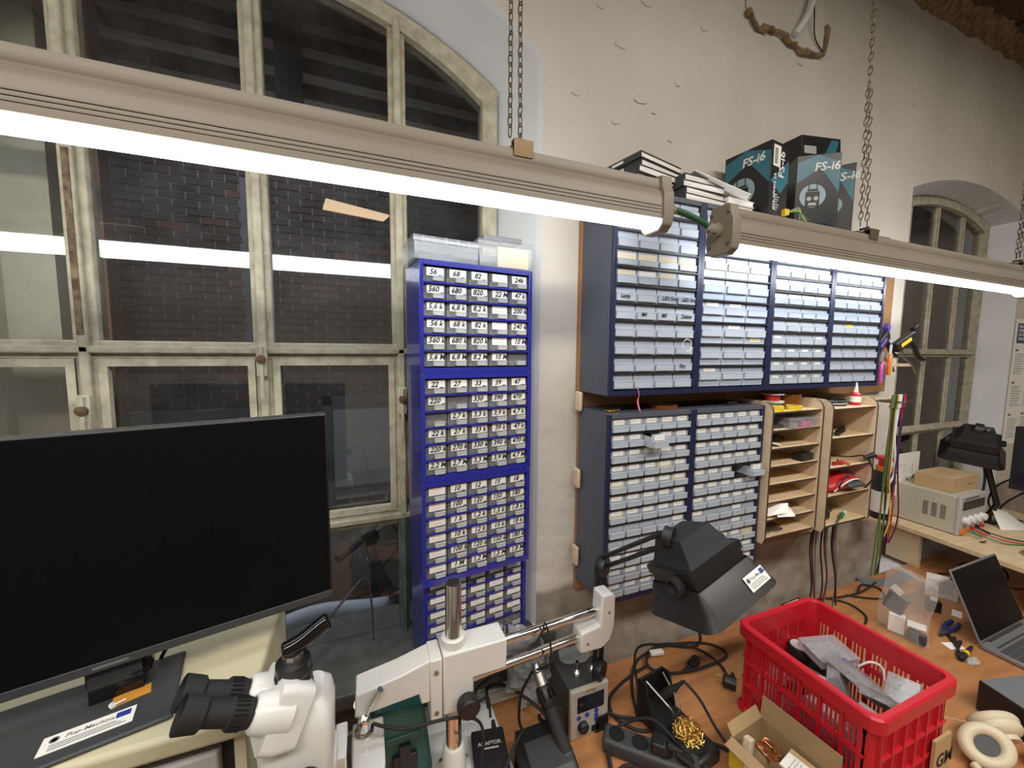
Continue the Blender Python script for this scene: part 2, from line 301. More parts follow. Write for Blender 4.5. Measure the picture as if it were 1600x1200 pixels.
class Opening:
    def __init__(s, xc, hw, spring, R, sill): s.xc, s.hw, s.R, s.sill = xc, hw, R, sill; s.zc = spring-math.sqrt(R*R-hw*hw)
    def top(s, x): d = min(abs(x-s.xc), s.hw); return s.zc+math.sqrt(s.R*s.R-d*d)
    def outline(s, n=24):
        L, Rr = s.xc-s.hw, s.xc+s.hw; z1 = s.top(L)
        pts = [(L, s.sill+(z1-s.sill)*i/6) for i in range(6)]
        pts += [(L+(Rr-L)*i/n, s.top(L+(Rr-L)*i/n)) for i in range(n+1)]
        return pts+[(Rr, s.sill+(z1-s.sill)*i/6) for i in range(5, -1, -1)]
A1, W1 = Opening(-0.869, 0.741, 1.0, 1.24, -0.70), Opening(-0.869, 0.640, 0.945, 1.15, -0.70)
A2, W2 = Opening(2.302, 0.567, 0.93, 1.65, -0.93), Opening(2.302, 0.492, 0.912, 1.42, -0.93)
wb = MB(); rr_ = random.Random(3)
xs = [XL, -2.6, -2.1]+[A1.xc-A1.hw+2*A1.hw*i/24 for i in range(25)]+[0.2, 0.6, 1.0, 1.4]+[A2.xc-A2.hw+2*A2.hw*i/24 for i in range(25)]+[3.4, 4.2, XR]
for a, b in zip(xs[:-1], xs[1:]):
    m_ = (a+b)/2; op = next((o for o in (A1, A2) if abs(m_-o.xc) < o.hw), None)
    if op:
        wb.add([(a, WY, ZF), (b, WY, ZF), (b, WY, op.sill), (a, WY, op.sill)], [(0, 1, 2, 3)])
        wb.add([(a, WY, op.top(a)), (b, WY, op.top(b)), (b, WY, ZC), (a, WY, ZC)], [(0, 1, 2, 3)])
    else: wb.add([(a, WY, ZF), (b, WY, ZF), (b, WY, ZC), (a, WY, ZC)], [(0, 1, 2, 3)])
wall = struct(wb.build('wall_back', 'plaster'))
wroot = {}
for nm_, op in (('window_1', A1), ('window_2', A2)):
    wroot[op] = bpy.data.objects.new(nm_, None); COL.objects.link(wroot[op]); struct(wroot[op])
for op, wi in ((A1, W1), (A2, W2)):                                   # splayed reveals, then the outer skin of the wall round the frame
    o, i = op.outline(), wi.outline(); r = MB()
    jit = [(rr_.uniform(-.004, .004), rr_.uniform(-.004, .004)) for _ in o]
    r.loft([[(x, WY, z) for x, z in o], [(x+(ix-x)*.12, WY+.012, z+(iz-z)*.12) for (x, z), (ix, iz) in zip(o, i)], [(x+j[0], GY+.0, z+j[1]) for (x, z), j in zip(i, jit)], [(x, GY+0.035, z) for x, z in i]], caps=False)
    r.build('window_reveal', 'reveal_white', wroot[op])
    MB().loft([[(x, GY+.035, z) for x, z in i], [(x, GY+.11, z) for x, z in i]], caps=False).build('outer_reveal', 'brick_red', wroot[op])
    r2 = MB(); big = [(wi.xc+(x-wi.xc)*1.0+(-1.0 if x < wi.xc-wi.hw*.999 else 1.0 if x > wi.xc+wi.hw*.999 else 0), z+(0 if z < wi.top(wi.xc-wi.hw)-1e-6 else 1.0)) for x, z in i]
    r2.loft([[(x, GY+0.11, z) for x, z in i], [(x, GY+0.11, z) for x, z in big]], caps=False)
    r2.build('outer_wall_face', 'brick_red', wroot[op])
struct(MB().box(-3.2, 5.6, 0.36, 0.62, ZF, -0.94).build('yard_plinth', 'mortar'))
MB().box(-1.60, -0.14, 0.10, 0.42, -0.735, -0.6935).build('window_sill', 'stone_sill', wroot[A1], bevel=0.004)
MB().box(-1.7, -0.06, 0.162, 0.172, -1.2, -0.735).build('dark_stone_course', 'stone_sill', wall)
scar = struct(bpy.data.objects.new('trim_1', None)); COL.objects.link(scar)
# broken plaster at the top of the wall, with a nailed strap and a wire
hole = [(0.60, 1.50), (0.62, 1.40), (0.633, 1.337), (0.683, 1.300), (0.75, 1.312), (0.83, 1.300), (0.90, 1.285), (1.027, 1.303), (1.035, 1.40), (1.03, 1.52), (0.85, 1.56)]
MB().prism(hole, 0.158, 0.1705).build('broken_plaster', 'plaster', scar, bevel=0.006)
rim = sm([(x, 0.160, z) for x, z in hole[2:9]], 5); rim = [p+Vector((rr_.uniform(-.006, .006), rr_.uniform(-.004, .004), rr_.uniform(-.006, .006))) for p in rim]
MB().tube(rim, 0.009, 6, rr=[rr_.uniform(.006, .014) for _ in rim]).build('plaster_edge', 'rubble', scar, smooth=True)
MB().tube(sm([(0.855, .148, 1.315), (0.90, .135, 1.39), (0.935, .14, 1.50)], 5), 0.012, 6).build('strap', 'white_plastic', scar)
MB().tube(sm([(0.94, .15, 1.50), (0.938, .14, 1.40), (0.965, .15, 1.335), (1.03, .155, 1.300)], 6), 0.0022, 5).build('wire', 'black_matt', scar)
for k, (x, z, s) in enumerate([(0.127, 1.097, .03), (0.205, .959, .035), (-0.023, .925, .02), (0.451, 1.234, .02), (0.216, 1.24, .03), (0.924, 1.247, .02), (0.112, .873, .018), (-0.016, .647, .015), (1.688, 1.27, .025), (0.35, 1.04, .02), (0.33, .86, .016), (0.05, 1.18, .018), (0.26, 0.93, .012)]):
    n = 7; MB().prism([(x+s*rr_.uniform(.5, 1)*math.cos(t*2*PI/n), z+s*.5*rr_.uniform(.5, 1)*math.sin(t*2*PI/n)) for t in range(n)], 0.1662, 0.1705).build('plaster_flake', 'plaster', wall)
rub = MB()                                                           # crumbling wall head under the ceiling
nx = 90
def rubf(u, v):
    x = XL+(XR-XL)*u; return (x, WY-0.002-0.07*v+rr_.uniform(-.02, .02)*v, 1.665+0.095*v+rr_.uniform(-.018, .018)*(1-abs(2*v-1)*.3))
rub.grid(rubf, 260, 4); struct(rub.build('trim_2', 'rubble'))

# ---- windows
def make_window(name, W, bars, rails, transom, label_paint, low_paint, y0, lowz):
    root = wroot[A1 if name == 'window_1' else A2]
    out = W.outline(); xc = W.xc; fr = MB(); wdt = 0.045
    inn = [(x+(xc-x)/W.hw*wdt*(1 if abs(x-xc) > W.hw*.999 else abs(x-xc)/W.hw), z-(wdt*0.9 if z > W.top(xc-W.hw)-1e-6 else 0)) for x, z in out]
    fr.loft([[(x, y0-.02, z) for x, z in out], [(x, y0-.02, z) for x, z in inn], [(x, y0+.03, z) for x, z in inn], [(x, y0+.03, z) for x, z in out]], caps=False)
    fr.build('frame', label_paint, root)
    xe = [xc-W.hw+.03]+bars+[xc+W.hw-.03]; zb = [W.sill]+sorted(rails)
    def bar(x, z0, z1, p, wd=.046):
        if name == 'window_2': wd *= .72
        dp = .35 if name == 'window_2' else 1.0
        b = MB().box(x-wd/2, x+wd/2, y0-.012*dp, y0+.03*dp, z0, z1); b.box(x-wd*.22, x+wd*.22, y0-.026*dp, y0-.010*dp, z0, z1); b.build('mullion', p, root, bevel=.004)
    for x in bars:
        bar(x, lowz, W.top(x)-.02, label_paint)
        bar(x, W.sill, lowz, low_paint, .03)
    for z in rails:
        p = label_paint
        b = MB().box(xe[0], xe[-1], y0-.014, y0+.03, z-.022, z+.022); b.box(xe[0], xe[-1], y0-.026, y0-.012, z-.008, z+.010); b.build('glazing_rail', p, root, bevel=.004)
    zs = [W.sill+.01]+sorted(rails)
    for a, b in zip(xe[:-1], xe[1:]):
        for k in range(len(zs)):
            z0 = zs[k]
            if k+1 < len(zs): poly = [(a, z0), (b, z0), (b, zs[k+1]), (a, zs[k+1])]
            else: poly = [(a, z0), (b, z0)]+[(b+(a-b)*t/6, W.top(b+(a-b)*t/6)-.02) for t in range(7)]
            MB().prism(poly, y0+.004, y0+.008).build('pane', 'old_pane_glass' if k == 0 else 'pane_glass', root)
    return root, xe
win1, xe1 = make_window('window_1', W1, [-1.21, -0.863, -0.519], [-0.325, 0.166, 0.69], None, 'window_paint', 'old_green_paint', GY, -0.325)
win2, xe2 = make_window('window_2', W2, [2.015, 2.28, 2.545], [-0.67, -0.25, 0.178, 0.62], None, 'window_paint', 'window_paint', GY, -0.9)
for a, b in zip(xe1[:-1], xe1[1:]):                                   # opening casements of the row under the middle rail
    for s, (z0, z1) in (('casement', (-0.305, 0.146)),):
        p = [(a+.02, z0), (b-.02, z0), (b-.02, z1), (a+.02, z1)]; q = [(a+.036, z0+.018), (b-.036, z0+.018), (b-.036, z1-.018), (a+.036, z1-.018)]
        c = MB(); c.loft([[(x, GY-.018, z) for x, z in p], [(x, GY-.018, z) for x, z in q], [(x, GY-.002, z) for x, z in q]], caps=False); c.build('casement_frame', 'window_paint', win1)
for x, z in ((-0.863, 0.145), (-1.21, 0.03), (-0.519, 0.03)):          # espagnolette bolts
    l = MB().box(x-.012, x+.012, GY-.042, GY-.024, z-.045, z+.035).build('latch', 'window_paint', win1, bevel=.003)
    MB().cyl((x, GY-.045, z+.03), (x, GY-.045, z-.10), .005, n=8).build('latch_rod', 'window_paint', l)
    MB().lathe([(0, 0), (.011, .004), (.011, .012), (0, .016)], (x, GY-.056, z), (0, 1, 0), 10).build('latch_knob', 'peeling', l)
MB().box(-1.217, -1.205, GY-.0285, GY-.026, 0.20, 0.60).build('peeled_paint', 'bare_wood', win1)
MB().box(-0.514, -0.500, GY-.040, GY-.024, -0.27, -0.20).build('hinge', 'peeling', win1, bevel=.003)
MB().add([(-.715, GY-.004, .552), (-.556, GY-.004, .538), (-.541, GY-.004, .563), (-.703, GY-.004, .583)], [(0, 1, 2, 3)]).prism([(-.715, .552), (-.556, .538), (-.541, .563), (-.703, .583)], GY-.003, GY-.001)
tp = MB().prism([(-.715, .545), (-.560, .533), (-.541, .552), (-.706, .575)], GY-.002, GY+.003).build('tape_strip', 'masking_tape'); tag(tp, 'strip of beige masking tape stuck on the dark window pane', 'tape')

# ---- the yard behind the glass, at night
BY = 2.9
yard = struct(MB().box(-7, 12, 0.62, BY+.3, -1.75, -1.65).build('yard_ground', 'yard_ground'))
bwall = struct(MB().box(-7, 12, BY-.011, BY+.2, -1.7, 3.2).build('yard_wall', 'mortar'))
bm1 = MB().box(-.0815, .0815, 0, .05, -.024, .024).mesh('brick', 'brick'); bm2 = MB().box(-.0815, .0815, 0, .05, -.024, .024).mesh('brick', 'brick_red')
spots = []
for r in range(0, 74):
    for c in range(0, 44):
        x = -4.4+c*.174+(.087 if r % 2 else 0); z = -1.1+r*.058
        if -0.98 < x < -0.35 and z < -0.33: continue
        if -2.35 < x < -1.45 and z < -0.33: continue
        spots.append((x, z))
spots.sort(key=lambda p: (p[0]+1.35)**2+(p[1]-.55)**2*1.2)
rest = MB()
for k, (x, z) in enumerate(spots):
    dy = rr_.uniform(-.004, .004)
    if k < 300: inst('brick', bm2 if rr_.random() < .06 else bm1, bwall, (x, BY-.02+dy, z), (0, 0, rr_.uniform(-.02, .02)))
    else: rest.box(x-.0815, x+.0815, BY-.02+dy, BY+.03, z-.024, z+.024)
for r in range(0, 50):                                                # the stretch of the same wall seen through the far window
    for c in range(0, 30):
        x = 6.2+c*.174+(.087 if r % 2 else 0); z = -1.0+r*.058; rest.box(x-.0815, x+.0815, BY-.02+rr_.uniform(-.006, .006), BY+.03, z-.024, z+.024)
rs = rest.build('brickwork', 'brick', bwall); rs['kind'] = 'stuff'
yp = thing('boarded_window', 'pale grey boarded opening with dark frame in the brick wall behind the monitor', 'window', (-0.66, BY, -0.75))
MB().box(-.24, .28, -.03, .015, -.45, .42).build('board', 'yard_panel', yp)
f = MB(); f.box(-.32, -.24, -.05, .015, -.5, .5); f.box(.28, .36, -.05, .015, -.5, .5); f.box(-.32, .36, -.05, .015, .42, .5); f.build('frame', 'yard_frame', yp)
MB().box(-.32, .36, -.055, -.03, -.35, -.33).build('crossbar', 'yard_frame', yp)
yq = thing('yard_window', 'bluish grey lintel and panel in the brick wall above the monitor top edge', 'window', (-1.9, BY, -0.62))
MB().box(-.4, .42, -.03, .015, -.25, .22).build('board', 'pale_blue', yq); MB().box(-.45, .47, -.05, .015, .22, .29).build('lintel', 'yard_frame', yq)
pp = thing('drain_pipe', 'thin dark pipe with clamps running down the yard brick wall', 'pipe', (-1.34, BY-.095, 0))
MB().cyl((0, 0, -1.0), (0, 0, 1.5), .022, n=10).build('pipe', 'yard_frame', pp)
for z in (1.15, .62, .05): MB().box(-.04, .04, -.028, .06, z-.015, z+.015).build('clamp', 'yard_bar', pp)
MB().box(-.16, -.06, -.01, .05, -1.0, 1.5).build('side_strip', 'yard_frame', pp)
cn = thing('yard_canopy', 'dark canopy with pale horizontal bars above the yard, behind the arched panes', 'canopy', (0, 0, 0))
for k in range(8):
    z = 1.08+k*.10; MB().box(-3.6, 1.2, 1.0, 1.03, z, z+.02).build('bar', 'yard_bar', cn)
MB().box(-3.6, 1.2, 1.06, 1.10, 1.32, 2.5).build('back_sheet', 'yard_dark', cn)
MB().box(-.92, -.83, .94, 1.0, .95, 2.3).build('post', 'yard_frame', cn)
MB().box(-3.6, 1.2, 0.7, 2.9, 2.5, 2.56).build('roof', 'yard_dark', cn)
lv = thing('outdoor_board', 'pale green grey board standing outside the leftmost window pane', 'board', (0, 0, 0))
MB().box(-1.95, -1.342, .46, .50, -.7, 1.7).build('board', 'outer_board', lv)
MB().box(-1.47, -1.44, .43, .46, -.7, 1.7).build('batten', 'outer_board', lv)
MB().box(-1.90, -1.58, .40, .455, 0.27, 0.62).build('upper_plate', 'mid_grey', lv, bevel=.01); MB().box(-1.90, -1.60, .39, .455, -.25, .20).build('lower_plate', 'outer_board', lv, bevel=.01)
tag(MB().box(-1.338, -1.285, .55, .60, -1.6, 1.7).build('brown_post', 'brown_post'), 'brown wooden post outside beside the left window mullion', 'post')
gw = struct(MB().box(-2.2, .6, 1.62, 1.70, -1.65, -0.86).build('yard_low_wall', 'grey_render'))
# bicycle leaning in the yard
bk = thing('bicycle', 'dark bicycle with upright handlebar parked in the yard, seen low through the window', 'bicycle', (0, 0, 0))
MB().tube(sm([(-.745, .88, -.735), (-.66, .98, -.715), (-.60, 1.02, -.69), (-.55, 1.10, -.64), (-.52, 1.2, -.60)], 5), .012, 8).build('handlebar', 'black_plastic', bk, smooth=True)
MB().tube([(-.75, .875, -.736), (-.655, .975, -.716)], .019, 10).build('grip', 'dark_grey', bk); MB().tube([(-.535, 1.14, -.622), (-.515, 1.22, -.595)], .019, 10).build('grip', 'dark_grey', bk)
MB().tube([(-.62, 1.0, -.69), (-.60, 1.02, -.86), (-.585, 1.04, -1.08)], .022, 10).build('stem', 'dark_grey', bk)
MB().tube([(-.60, 1.02, -.85), (-.45, 1.15, -1.25), (-.15, 1.3, -1.3)], .024, 10).build('frame_tube', 'black_plastic', bk)
MB().tube(sm([(-.60, 1.0, -.71), (-.52, .97, -.66), (-.48, .97, -.75), (-.56, 1.0, -.88)], 6), .005, 6).build('brake_cable', 'black_matt', bk)
MB().tube(sm([(-.66, .93, -.73), (-.69, .90, -.76), (-.70, .89, -.79)], 4), .005, 6).build('brake_lever', 'steel', bk)
MB().lathe([(0, 0), (.03, .005), (.034, .03), (.02, .05), (0, .052)], (-.60, .98, -.70), (-.2, -1, .1), 14).build('headlight', 'black_gloss', bk)
MB().tube([(-.73+.31*math.cos(t*2*PI/40), 1.02+.22*math.cos(t*2*PI/40), -1.33+.31*math.sin(t*2*PI/40)) for t in range(40)], .02, 8, closed=True).build('front_wheel', 'black_matt', bk)
MB().tube([(-.585, 1.04, -1.08), (-.70, 1.02, -1.33)], .014, 8).build('fork', 'black_plastic', bk)
MB().tube([(-.575, .98, -.95), (-.545, .97, -1.02), (-.45, .98, -1.0)], .009, 6).build('red_strap', 'bright_red', bk)
ps = MB(); 
def pstrip(u, v): x = -.90+.34*u; return (x, .44+.03*v+.01*math.sin(u*6), -.715+.035*v+.018*math.sin(u*PI)-.01)
ps.grid(pstrip, 14, 2); o = ps.build('plastic_strip', 'pale_blue', smooth=True); s_ = o.modifiers.new('t', 'SOLIDIFY'); s_.thickness = .003; tag(o, 'wavy pale blue plastic strip lying outside the low window pane', 'strip')
# stairs behind the far window
st = thing('yard_stairs', 'dark metal outdoor stair with handrail seen through the far window', 'stairs', (0, 0, 0))
for k in range(8): MB().box(4.6+k*.3, 4.95+k*.3, 1.7, 2.5, -1.1+k*.17, -1.06+k*.17).build('step', 'yard_bar', st)
MB().tube([(4.4, 1.65, -.75), (6.9, 1.65, .55)], .03, 8).build('handrail', 'yard_frame', st)
for k in range(5): MB().cyl((4.7+k*.5, 1.65, -1.65), (4.7+k*.5, 1.65, -.6+k*.26), .015, n=8).build('baluster', 'yard_frame', st)
tag(MB().box(5.6, 6.5, 2.6, 2.65, -1.6, 1.1).build('yard_door', 'yard_panel', bevel=.01), 'pale grey door panel across the yard behind the far window', 'door')

# ---- workbench
bench = thing('workbench', 'long workbench with orange brown wood top under the drawer cabinets', 'workbench', (0, 0, ZF))
MB().box(-0.78, 3.4, -0.82, .158, ZB-.035-ZF, ZB-ZF).build('bench_top', 'bench_wood', bench, bevel=.004)
for x in (-0.6, 0.9, 2.4): MB().box(x, x+.06, -.76, -.70, 0, ZB-.035-ZF).build('leg', 'dark_grey', bench); MB().box(x, x+.06, .06, .12, 0, ZB-.035-ZF).build('leg', 'dark_grey', bench)
duct = thing('cable_duct', 'white plastic cable duct along the back edge of the bench by the window', 'duct', (0, 0, ZB))
MB().box(-0.75, -0.13, .148, .1655, 0.0, .05).build('body', 'white_plastic', duct, bevel=.003); MB().box(-0.75, -0.13, .1435, .1475, .008, .042).build('cover', 'white_enamel', duct)
# ================================================================ hanging lamps and chains
LY = -0.14
def make_lamp(name, label, x0, x1, dz, capL, capR):
    t = thing(name, label, 'lamp', (0, LY, dz), group='batten lamps on chains'); t.scale = (1, .72, 1); t.rotation_euler = (0, .006 if dz else 0, 0)
    half = [(.020, .560), (.030, .557), (.034, .540), (.031, .534), (.041, .526), (.047, .512), (.048, .468)]
    prof = half+[(-a, b) for a, b in reversed(half)]
    MB().prism(prof, x0, x1, 'x').build('housing', 'lamp_housing', t, smooth=True)
    d = [(-.046, .469), (-.030, .461), (-.010, .4565), (.010, .456), (.030, .459), (.050, .466), (.0535, .484), (.0535, .500), (.044, .503), (-.03, .490)]
    MB().prism(d, x0+.004, x1-.004, 'x').build('diffuser', 'tube_light', t, smooth=True)
    for k in (0, 1, 2): MB().box(x0+.01, x1-.01, -.0495, -.047, .480+k*.007, .4825+k*.007).build('housing_ridge', 'lamp_housing', t)
    big = [(.026, .566), (.040, .562), (.044, .540), (.054, .525), (.056, .480), (.050, .456), (.030, .444)]; big = big+[(-a, b) for a, b in reversed(big)]
    for on, xa, sgn in ((capL, x0, -1), (capR, x1, 1)):
        if not on: continue
        c = MB().prism(big, xa-.006*sgn, xa+.022*sgn, 'x').build('end_cap', 'lamp_housing', t, bevel=.003)
        for y, z in ((.038, .545), (-.038, .545), (.042, .468), (-.042, .468)): MB().cyl((xa+.020*sgn, y*.9, z), (xa+.026*sgn, y*.9, z), .005, n=10).build('bolt', 'lamp_clip', c)
        MB().lathe([(.018, 0), (.018, .012), (.014, .014), (.014, .030), (.009, .034), (.009, .044)], (xa+.022*sgn, 0, .505), (sgn, 0, 0), 12).build('cable_gland', 'lamp_housing', c)
    return t
def clip(lamp, x, m='lamp_clip'):
    c = MB().prism([(.036, .542), (.040, .573), (.012, .577), (.012, .572), (.034, .568), (.033, .546)], x-.02, x+.02, 'x')
    c.prism([(-.036, .542), (-.040, .573), (-.012, .577), (-.012, .572), (-.034, .568), (-.033, .546)], x-.02, x+.02, 'x'); c.box(x-.018, x+.018, -.014, .014, .560, .572)
    k = c.build('hanging_clip', m, lamp, bevel=.001); MB().cyl((x, -.016, .582), (x, .016, .582), .004, n=8).build('clip_pin', 'rusty_chain', k)
lamp1 = make_lamp('batten_lamp', 'glowing batten lamp in beige housing hanging in front of the large window', -1.66, 0.012, 0, True, True)
lamp2 = make_lamp('batten_lamp', 'glowing batten lamp in beige housing hanging in front of the navy drawer cabinets', 0.235, 1.90, -.028, True, True)
for x in (-1.25, -0.325): clip(lamp1, x)
for x in (0.80, 1.80): clip(lamp2, x, 'rusty_chain')
cb = thing('lamp_cable', 'short green cable linking the two batten lamps', 'cable', (0, LY, 0))
MB().tube(sm([(.072, 0, .505), (.10, 0, .502), (.14, -.002, .492), (.175, 0, .482)], 6), .0075, 10).build('cable', 'green_cable', cb, smooth=True)
link = MB(); n_ = 14; pth = []
for i in range(n_):
    a = 2*PI*i/n_; pth.append((.0045*math.copysign(abs(math.cos(a))**.8, math.cos(a)), 0, .0105*math.sin(a)+.002*math.sin(a)))
link.tube(pth, .0014, 5, closed=True); link_me = link.mesh('link', 'rusty_chain', True)
def chain(label, strands):
    c = thing('hanging_chain', label, 'chain', strands[0][0], group='lamp suspension chains')
    o = Vector(strands[0][0])
    for s, (p, q) in enumerate(strands):
        p, q = Vector(p), Vector(q); n = int((q-p).length/.0185); tilt = math.atan2(q.x-p.x, q.z-p.z)
        for k in range(n):
            t = (k+.5)/n; inst('link', link_me, c, p+(q-p)*t-o, (0, tilt+.10*(-1)**k*(k % 3 == 0), (PI/2 if k % 2 else 0)+.5+.12*math.sin(k*2.1)))
    return c
chain('rusty chain holding the lamp in front of the window, at the wall corner', [((-.348, LY-.012, .583), (-.345, LY-.004, 1.75)), ((-.318, LY+.010, .583), (-.330, LY+.004, 1.75))])
chain('rusty chain looped double above the boxes, holding the lamp by the navy cabinets', [((.782, LY, .556), (.763, LY, .955)), ((.815, LY, .556), (.772, LY, .955)), ((.768, LY, .96), (.74, LY, 1.75))])
chain('rusty double chain at the right end of the second lamp, by the picture edge', [((1.79, LY-.008, .556), (1.80, LY-.004, 1.75)), ((1.815, LY+.008, .556), (1.815, LY+.004, 1.75))])
chain('rusty chain holding the far left end of the window lamp', [((-1.262, LY-.01, .583), (-1.255, LY, 1.75)), ((-1.238, LY+.01, .583), (-1.245, LY, 1.75))])

# ================================================================ drawer cabinets
bd1 = tag(MB().box(-.004, 1.615, .1505, .168, .0, .60).build('backing_board', 'fibre_board', bevel=.001), 'brown fibreboard panel behind the upper navy cabinets', 'board')
bd2 = tag(MB().box(.004, 1.30, .1505, .168, -.60, -.001).build('backing_board', 'fibre_board', bevel=.001), 'brown fibreboard panel behind the lower navy cabinets', 'board')
for z in (.02, -.22, -.47): tag(MB().box(-.016, -.0045, .12, .15, z-.03, z+.03).build('wood_block', 'pale_ply', bevel=.004), {.02: 'small wooden block between the upper and lower navy cabinets', -.22: 'small wooden block at the side of the lower navy cabinet, upper one', -.47: 'small wooden block at the side of the lower navy cabinet, lowest one'}[z], 'block')
DM = {}
def drawer_mesh(w, h, d, m, lipm, lip, lx=(-.46, .46)):
    k = (round(w, 4), round(h, 4), m, lip, lx); xa, xb = w*lx[0], w*lx[1]
    if k in DM: return DM[k]
    b = MB(); t = .0012
    b.box(-w/2, w/2, .002, .002+t, 0, h); b.box(-w/2, w/2, .004, d, 0, t); b.box(-w/2, -w/2+t, .004, d, t, h*.8); b.box(w/2-t, w/2, .004, d, t, h*.8)
    fr = b.mesh('drawer', m)
    l = MB(); z0, z1, pr = lip
    l.box(xa, xb, -pr, -pr+t, h*z0, h*z1); l.box(xa, xb, -pr+t, .002, h*z0, h*z0+t); l.box(xa, xa+t, -pr+t, .002, h*z0+t, h*z1); l.box(xb-t, xb, -pr+t, .002, h*z0+t, h*z1)
    l.box(xa-w*.01, xb+w*.01, -pr-.0008, -pr+t*2, h*z1-.0012, h*z1+.0012)
    DM[k] = (fr, l.mesh('handle', lipm))
    return DM[k]
CARD = {}
def card_mesh(w, h, m, seed, lines):
    k = (round(w, 4), round(h, 4), m, seed, lines)
    if k in CARD: return CARD[k]
    b = MB().box(-w/2, w/2, -.0006, 0, 0, h)
    if lines:
        s = scribble(w*.7, h*.8, lines, seed, .0007); b.add([(x-w*.35, -.0009, z+h*.05) for x, y, z in s.v], s.f, 1)
    CARD[k] = b.mesh('label_card', [m, 'ink' if seed < 90 else 'red_ink'])
    return CARD[k]
def cabinet(label, loc, w, h, d, cols, rows, style, group, rz=0.0, name='drawer_cabinet', cat='cabinet'):
    t = thing(name, label, cat, loc, rz, group); body, edge = ('royal_blue', 'royal_blue_edge') if style == 'blue' else ('navy_lit', 'navy')
    sw = .012 if style != 'blue' else .010
    for x in (0, w-sw): MB().box(x, x+sw, .004, d, 0, h).build('side_panel', body, t); 
    for x in (0, w-sw): MB().box(x, x+sw, -.006, .0045, 0, h).build('front_edge', edge, t, bevel=.001)
    MB().box(sw, w-sw, -.006, d, h-.012, h).build('top_panel', edge if style == 'blue' else 'navy_lit', t); MB().box(sw, w-sw, -.006, d, 0, .014).build('bottom_panel', edge, t)
    MB().box(sw, w-sw, d-.004, d, .014, h-.012).build('back_panel', 'black_matt', t)
    iw, ih = w-2*sw, h-.026; cw, rh = iw/cols, ih/rows
    rail = MB().box(-iw/2, iw/2, -.005, d-.006, -.0022, .0022).mesh('shelf_rail', edge if style == 'blue' else 'black_plastic')
    for r in range(1, rows): inst('shelf_rail', rail, t, (w/2, 0, .014+r*rh))
    return t, cw, rh, sw
def fill(t, cols, rows, cw, rh, sw, d, fn):
    for r in range(rows):                                              # row 0 is the top row
        for c in range(cols):
            spec = fn(r, c)
            if not spec: continue
            m, lm, lip, dy = spec['m'], spec['lm'], spec['lip'], spec.get('dy', 0)
            fr, l = drawer_mesh(cw*.955, rh*.88, d*.8, m, lm, lip, spec.get('lx', (-.46, .46))); h = rh*.88
            D = inst('drawer', fr, t, (sw+cw*(c+.5), -dy, .014+(rows-1-r)*rh+rh*.06))
            inst('handle', l, D)
            if 'card' in spec:
                cwid, ch, cz, cm, seed, lines = spec['card']; inst('label_card', card_mesh(cw*cwid, h*ch, cm, seed, lines), D, (cw*spec.get('cx', 0), .0016, h*cz))
            if 'text' in spec: text(spec['text'], h*spec.get('ts', .42), spec.get('tm', 'ink'), D, (cw*spec.get('tx', -.2), spec.get('ty', -.0006), h*spec.get('tz', .56)), shear=.25, bold=.00045)
            if 'fill' in spec: 
                k = ('c', round(cw, 4), spec['fill'])
                if k not in DM: DM[k] = MB().box(-cw*.42, cw*.42, .01, d*.6, .0016, h*.42).mesh('contents', spec['fill'])
                inst('contents', DM[k], D)
G1, G2 = 'upper navy drawer cabinets', 'lower navy drawer cabinets'
rd = random.Random(11)
# upper row, left to right
t, cw, rh, sw = cabinet('tall navy cabinet of clear drawers beside the window wall, leftmost of the upper row', (0, 0, .0505), .306, .552, .148, 4, 11, 'navy', G1)
def f1(r, c):
    s = dict(m='frosted_hi', lm='frosted_lip', lip=(.08, .55, .0045), fill=rd.choice(('parts_dark', 'parts_dark', 'parts_light')))
    if r == 3: s['card'] = (.86, .8, .05, 'cream_paper', c+3, 1 if c in (2, 3) else 0); s['lip'] = (.08, .42, .0045)
    if r == 4: s['card'] = (.8, .4, .5, 'white_paper' if c % 2 else 'cream_paper', c, 0)
    tx = {(5, 0): 'Lamp', (5, 2): 'LED 5mm', (5, 3): 'LED 3mm', (6, 1): 'M4', (6, 2): 'M3', (6, 3): 'Zeitter', (9, 3): 'Tiny'}.get((r, c))
    if tx: s.update(text=tx, ts=.34, tz=.28, ty=-.0064, tx=-.3)
    return s
fill(t, 4, 11, cw, rh, sw, .148, f1)
t, cw, rh, sw = cabinet('navy cabinet with large clear drawers three across, second in the upper row', (.306, 0, .0505), .306, .552, .148, 3, 8, 'navy', G1)
def f2(r, c):
    s = dict(m='frosted_hi', lm='frosted_lip', lip=(.36, .70, .0045), fill=rd.choice(('parts_dark', 'parts_light', 'parts_dark', 'parts_warm')))
    if r in (0, 1): s['card'] = (.6, .25, .3, 'white_paper', c, 0)
    if r == 2: s['card'] = (.85, .32, .06, 'cream_paper' if c < 2 else 'white_paper', c, 0)
    if (r, c) in ((1, 0), (4, 0), (4, 1), (5, 1), (7, 0)): s['card'] = (.5, .2, .78, 'white_paper', c+5, 1)
    if (r, c) == (5, 2): s['card'] = (.5, .55, .1, 'cream_paper', 9, 3)
    return s
fill(t, 3, 8, cw, rh, sw, .148, f2)
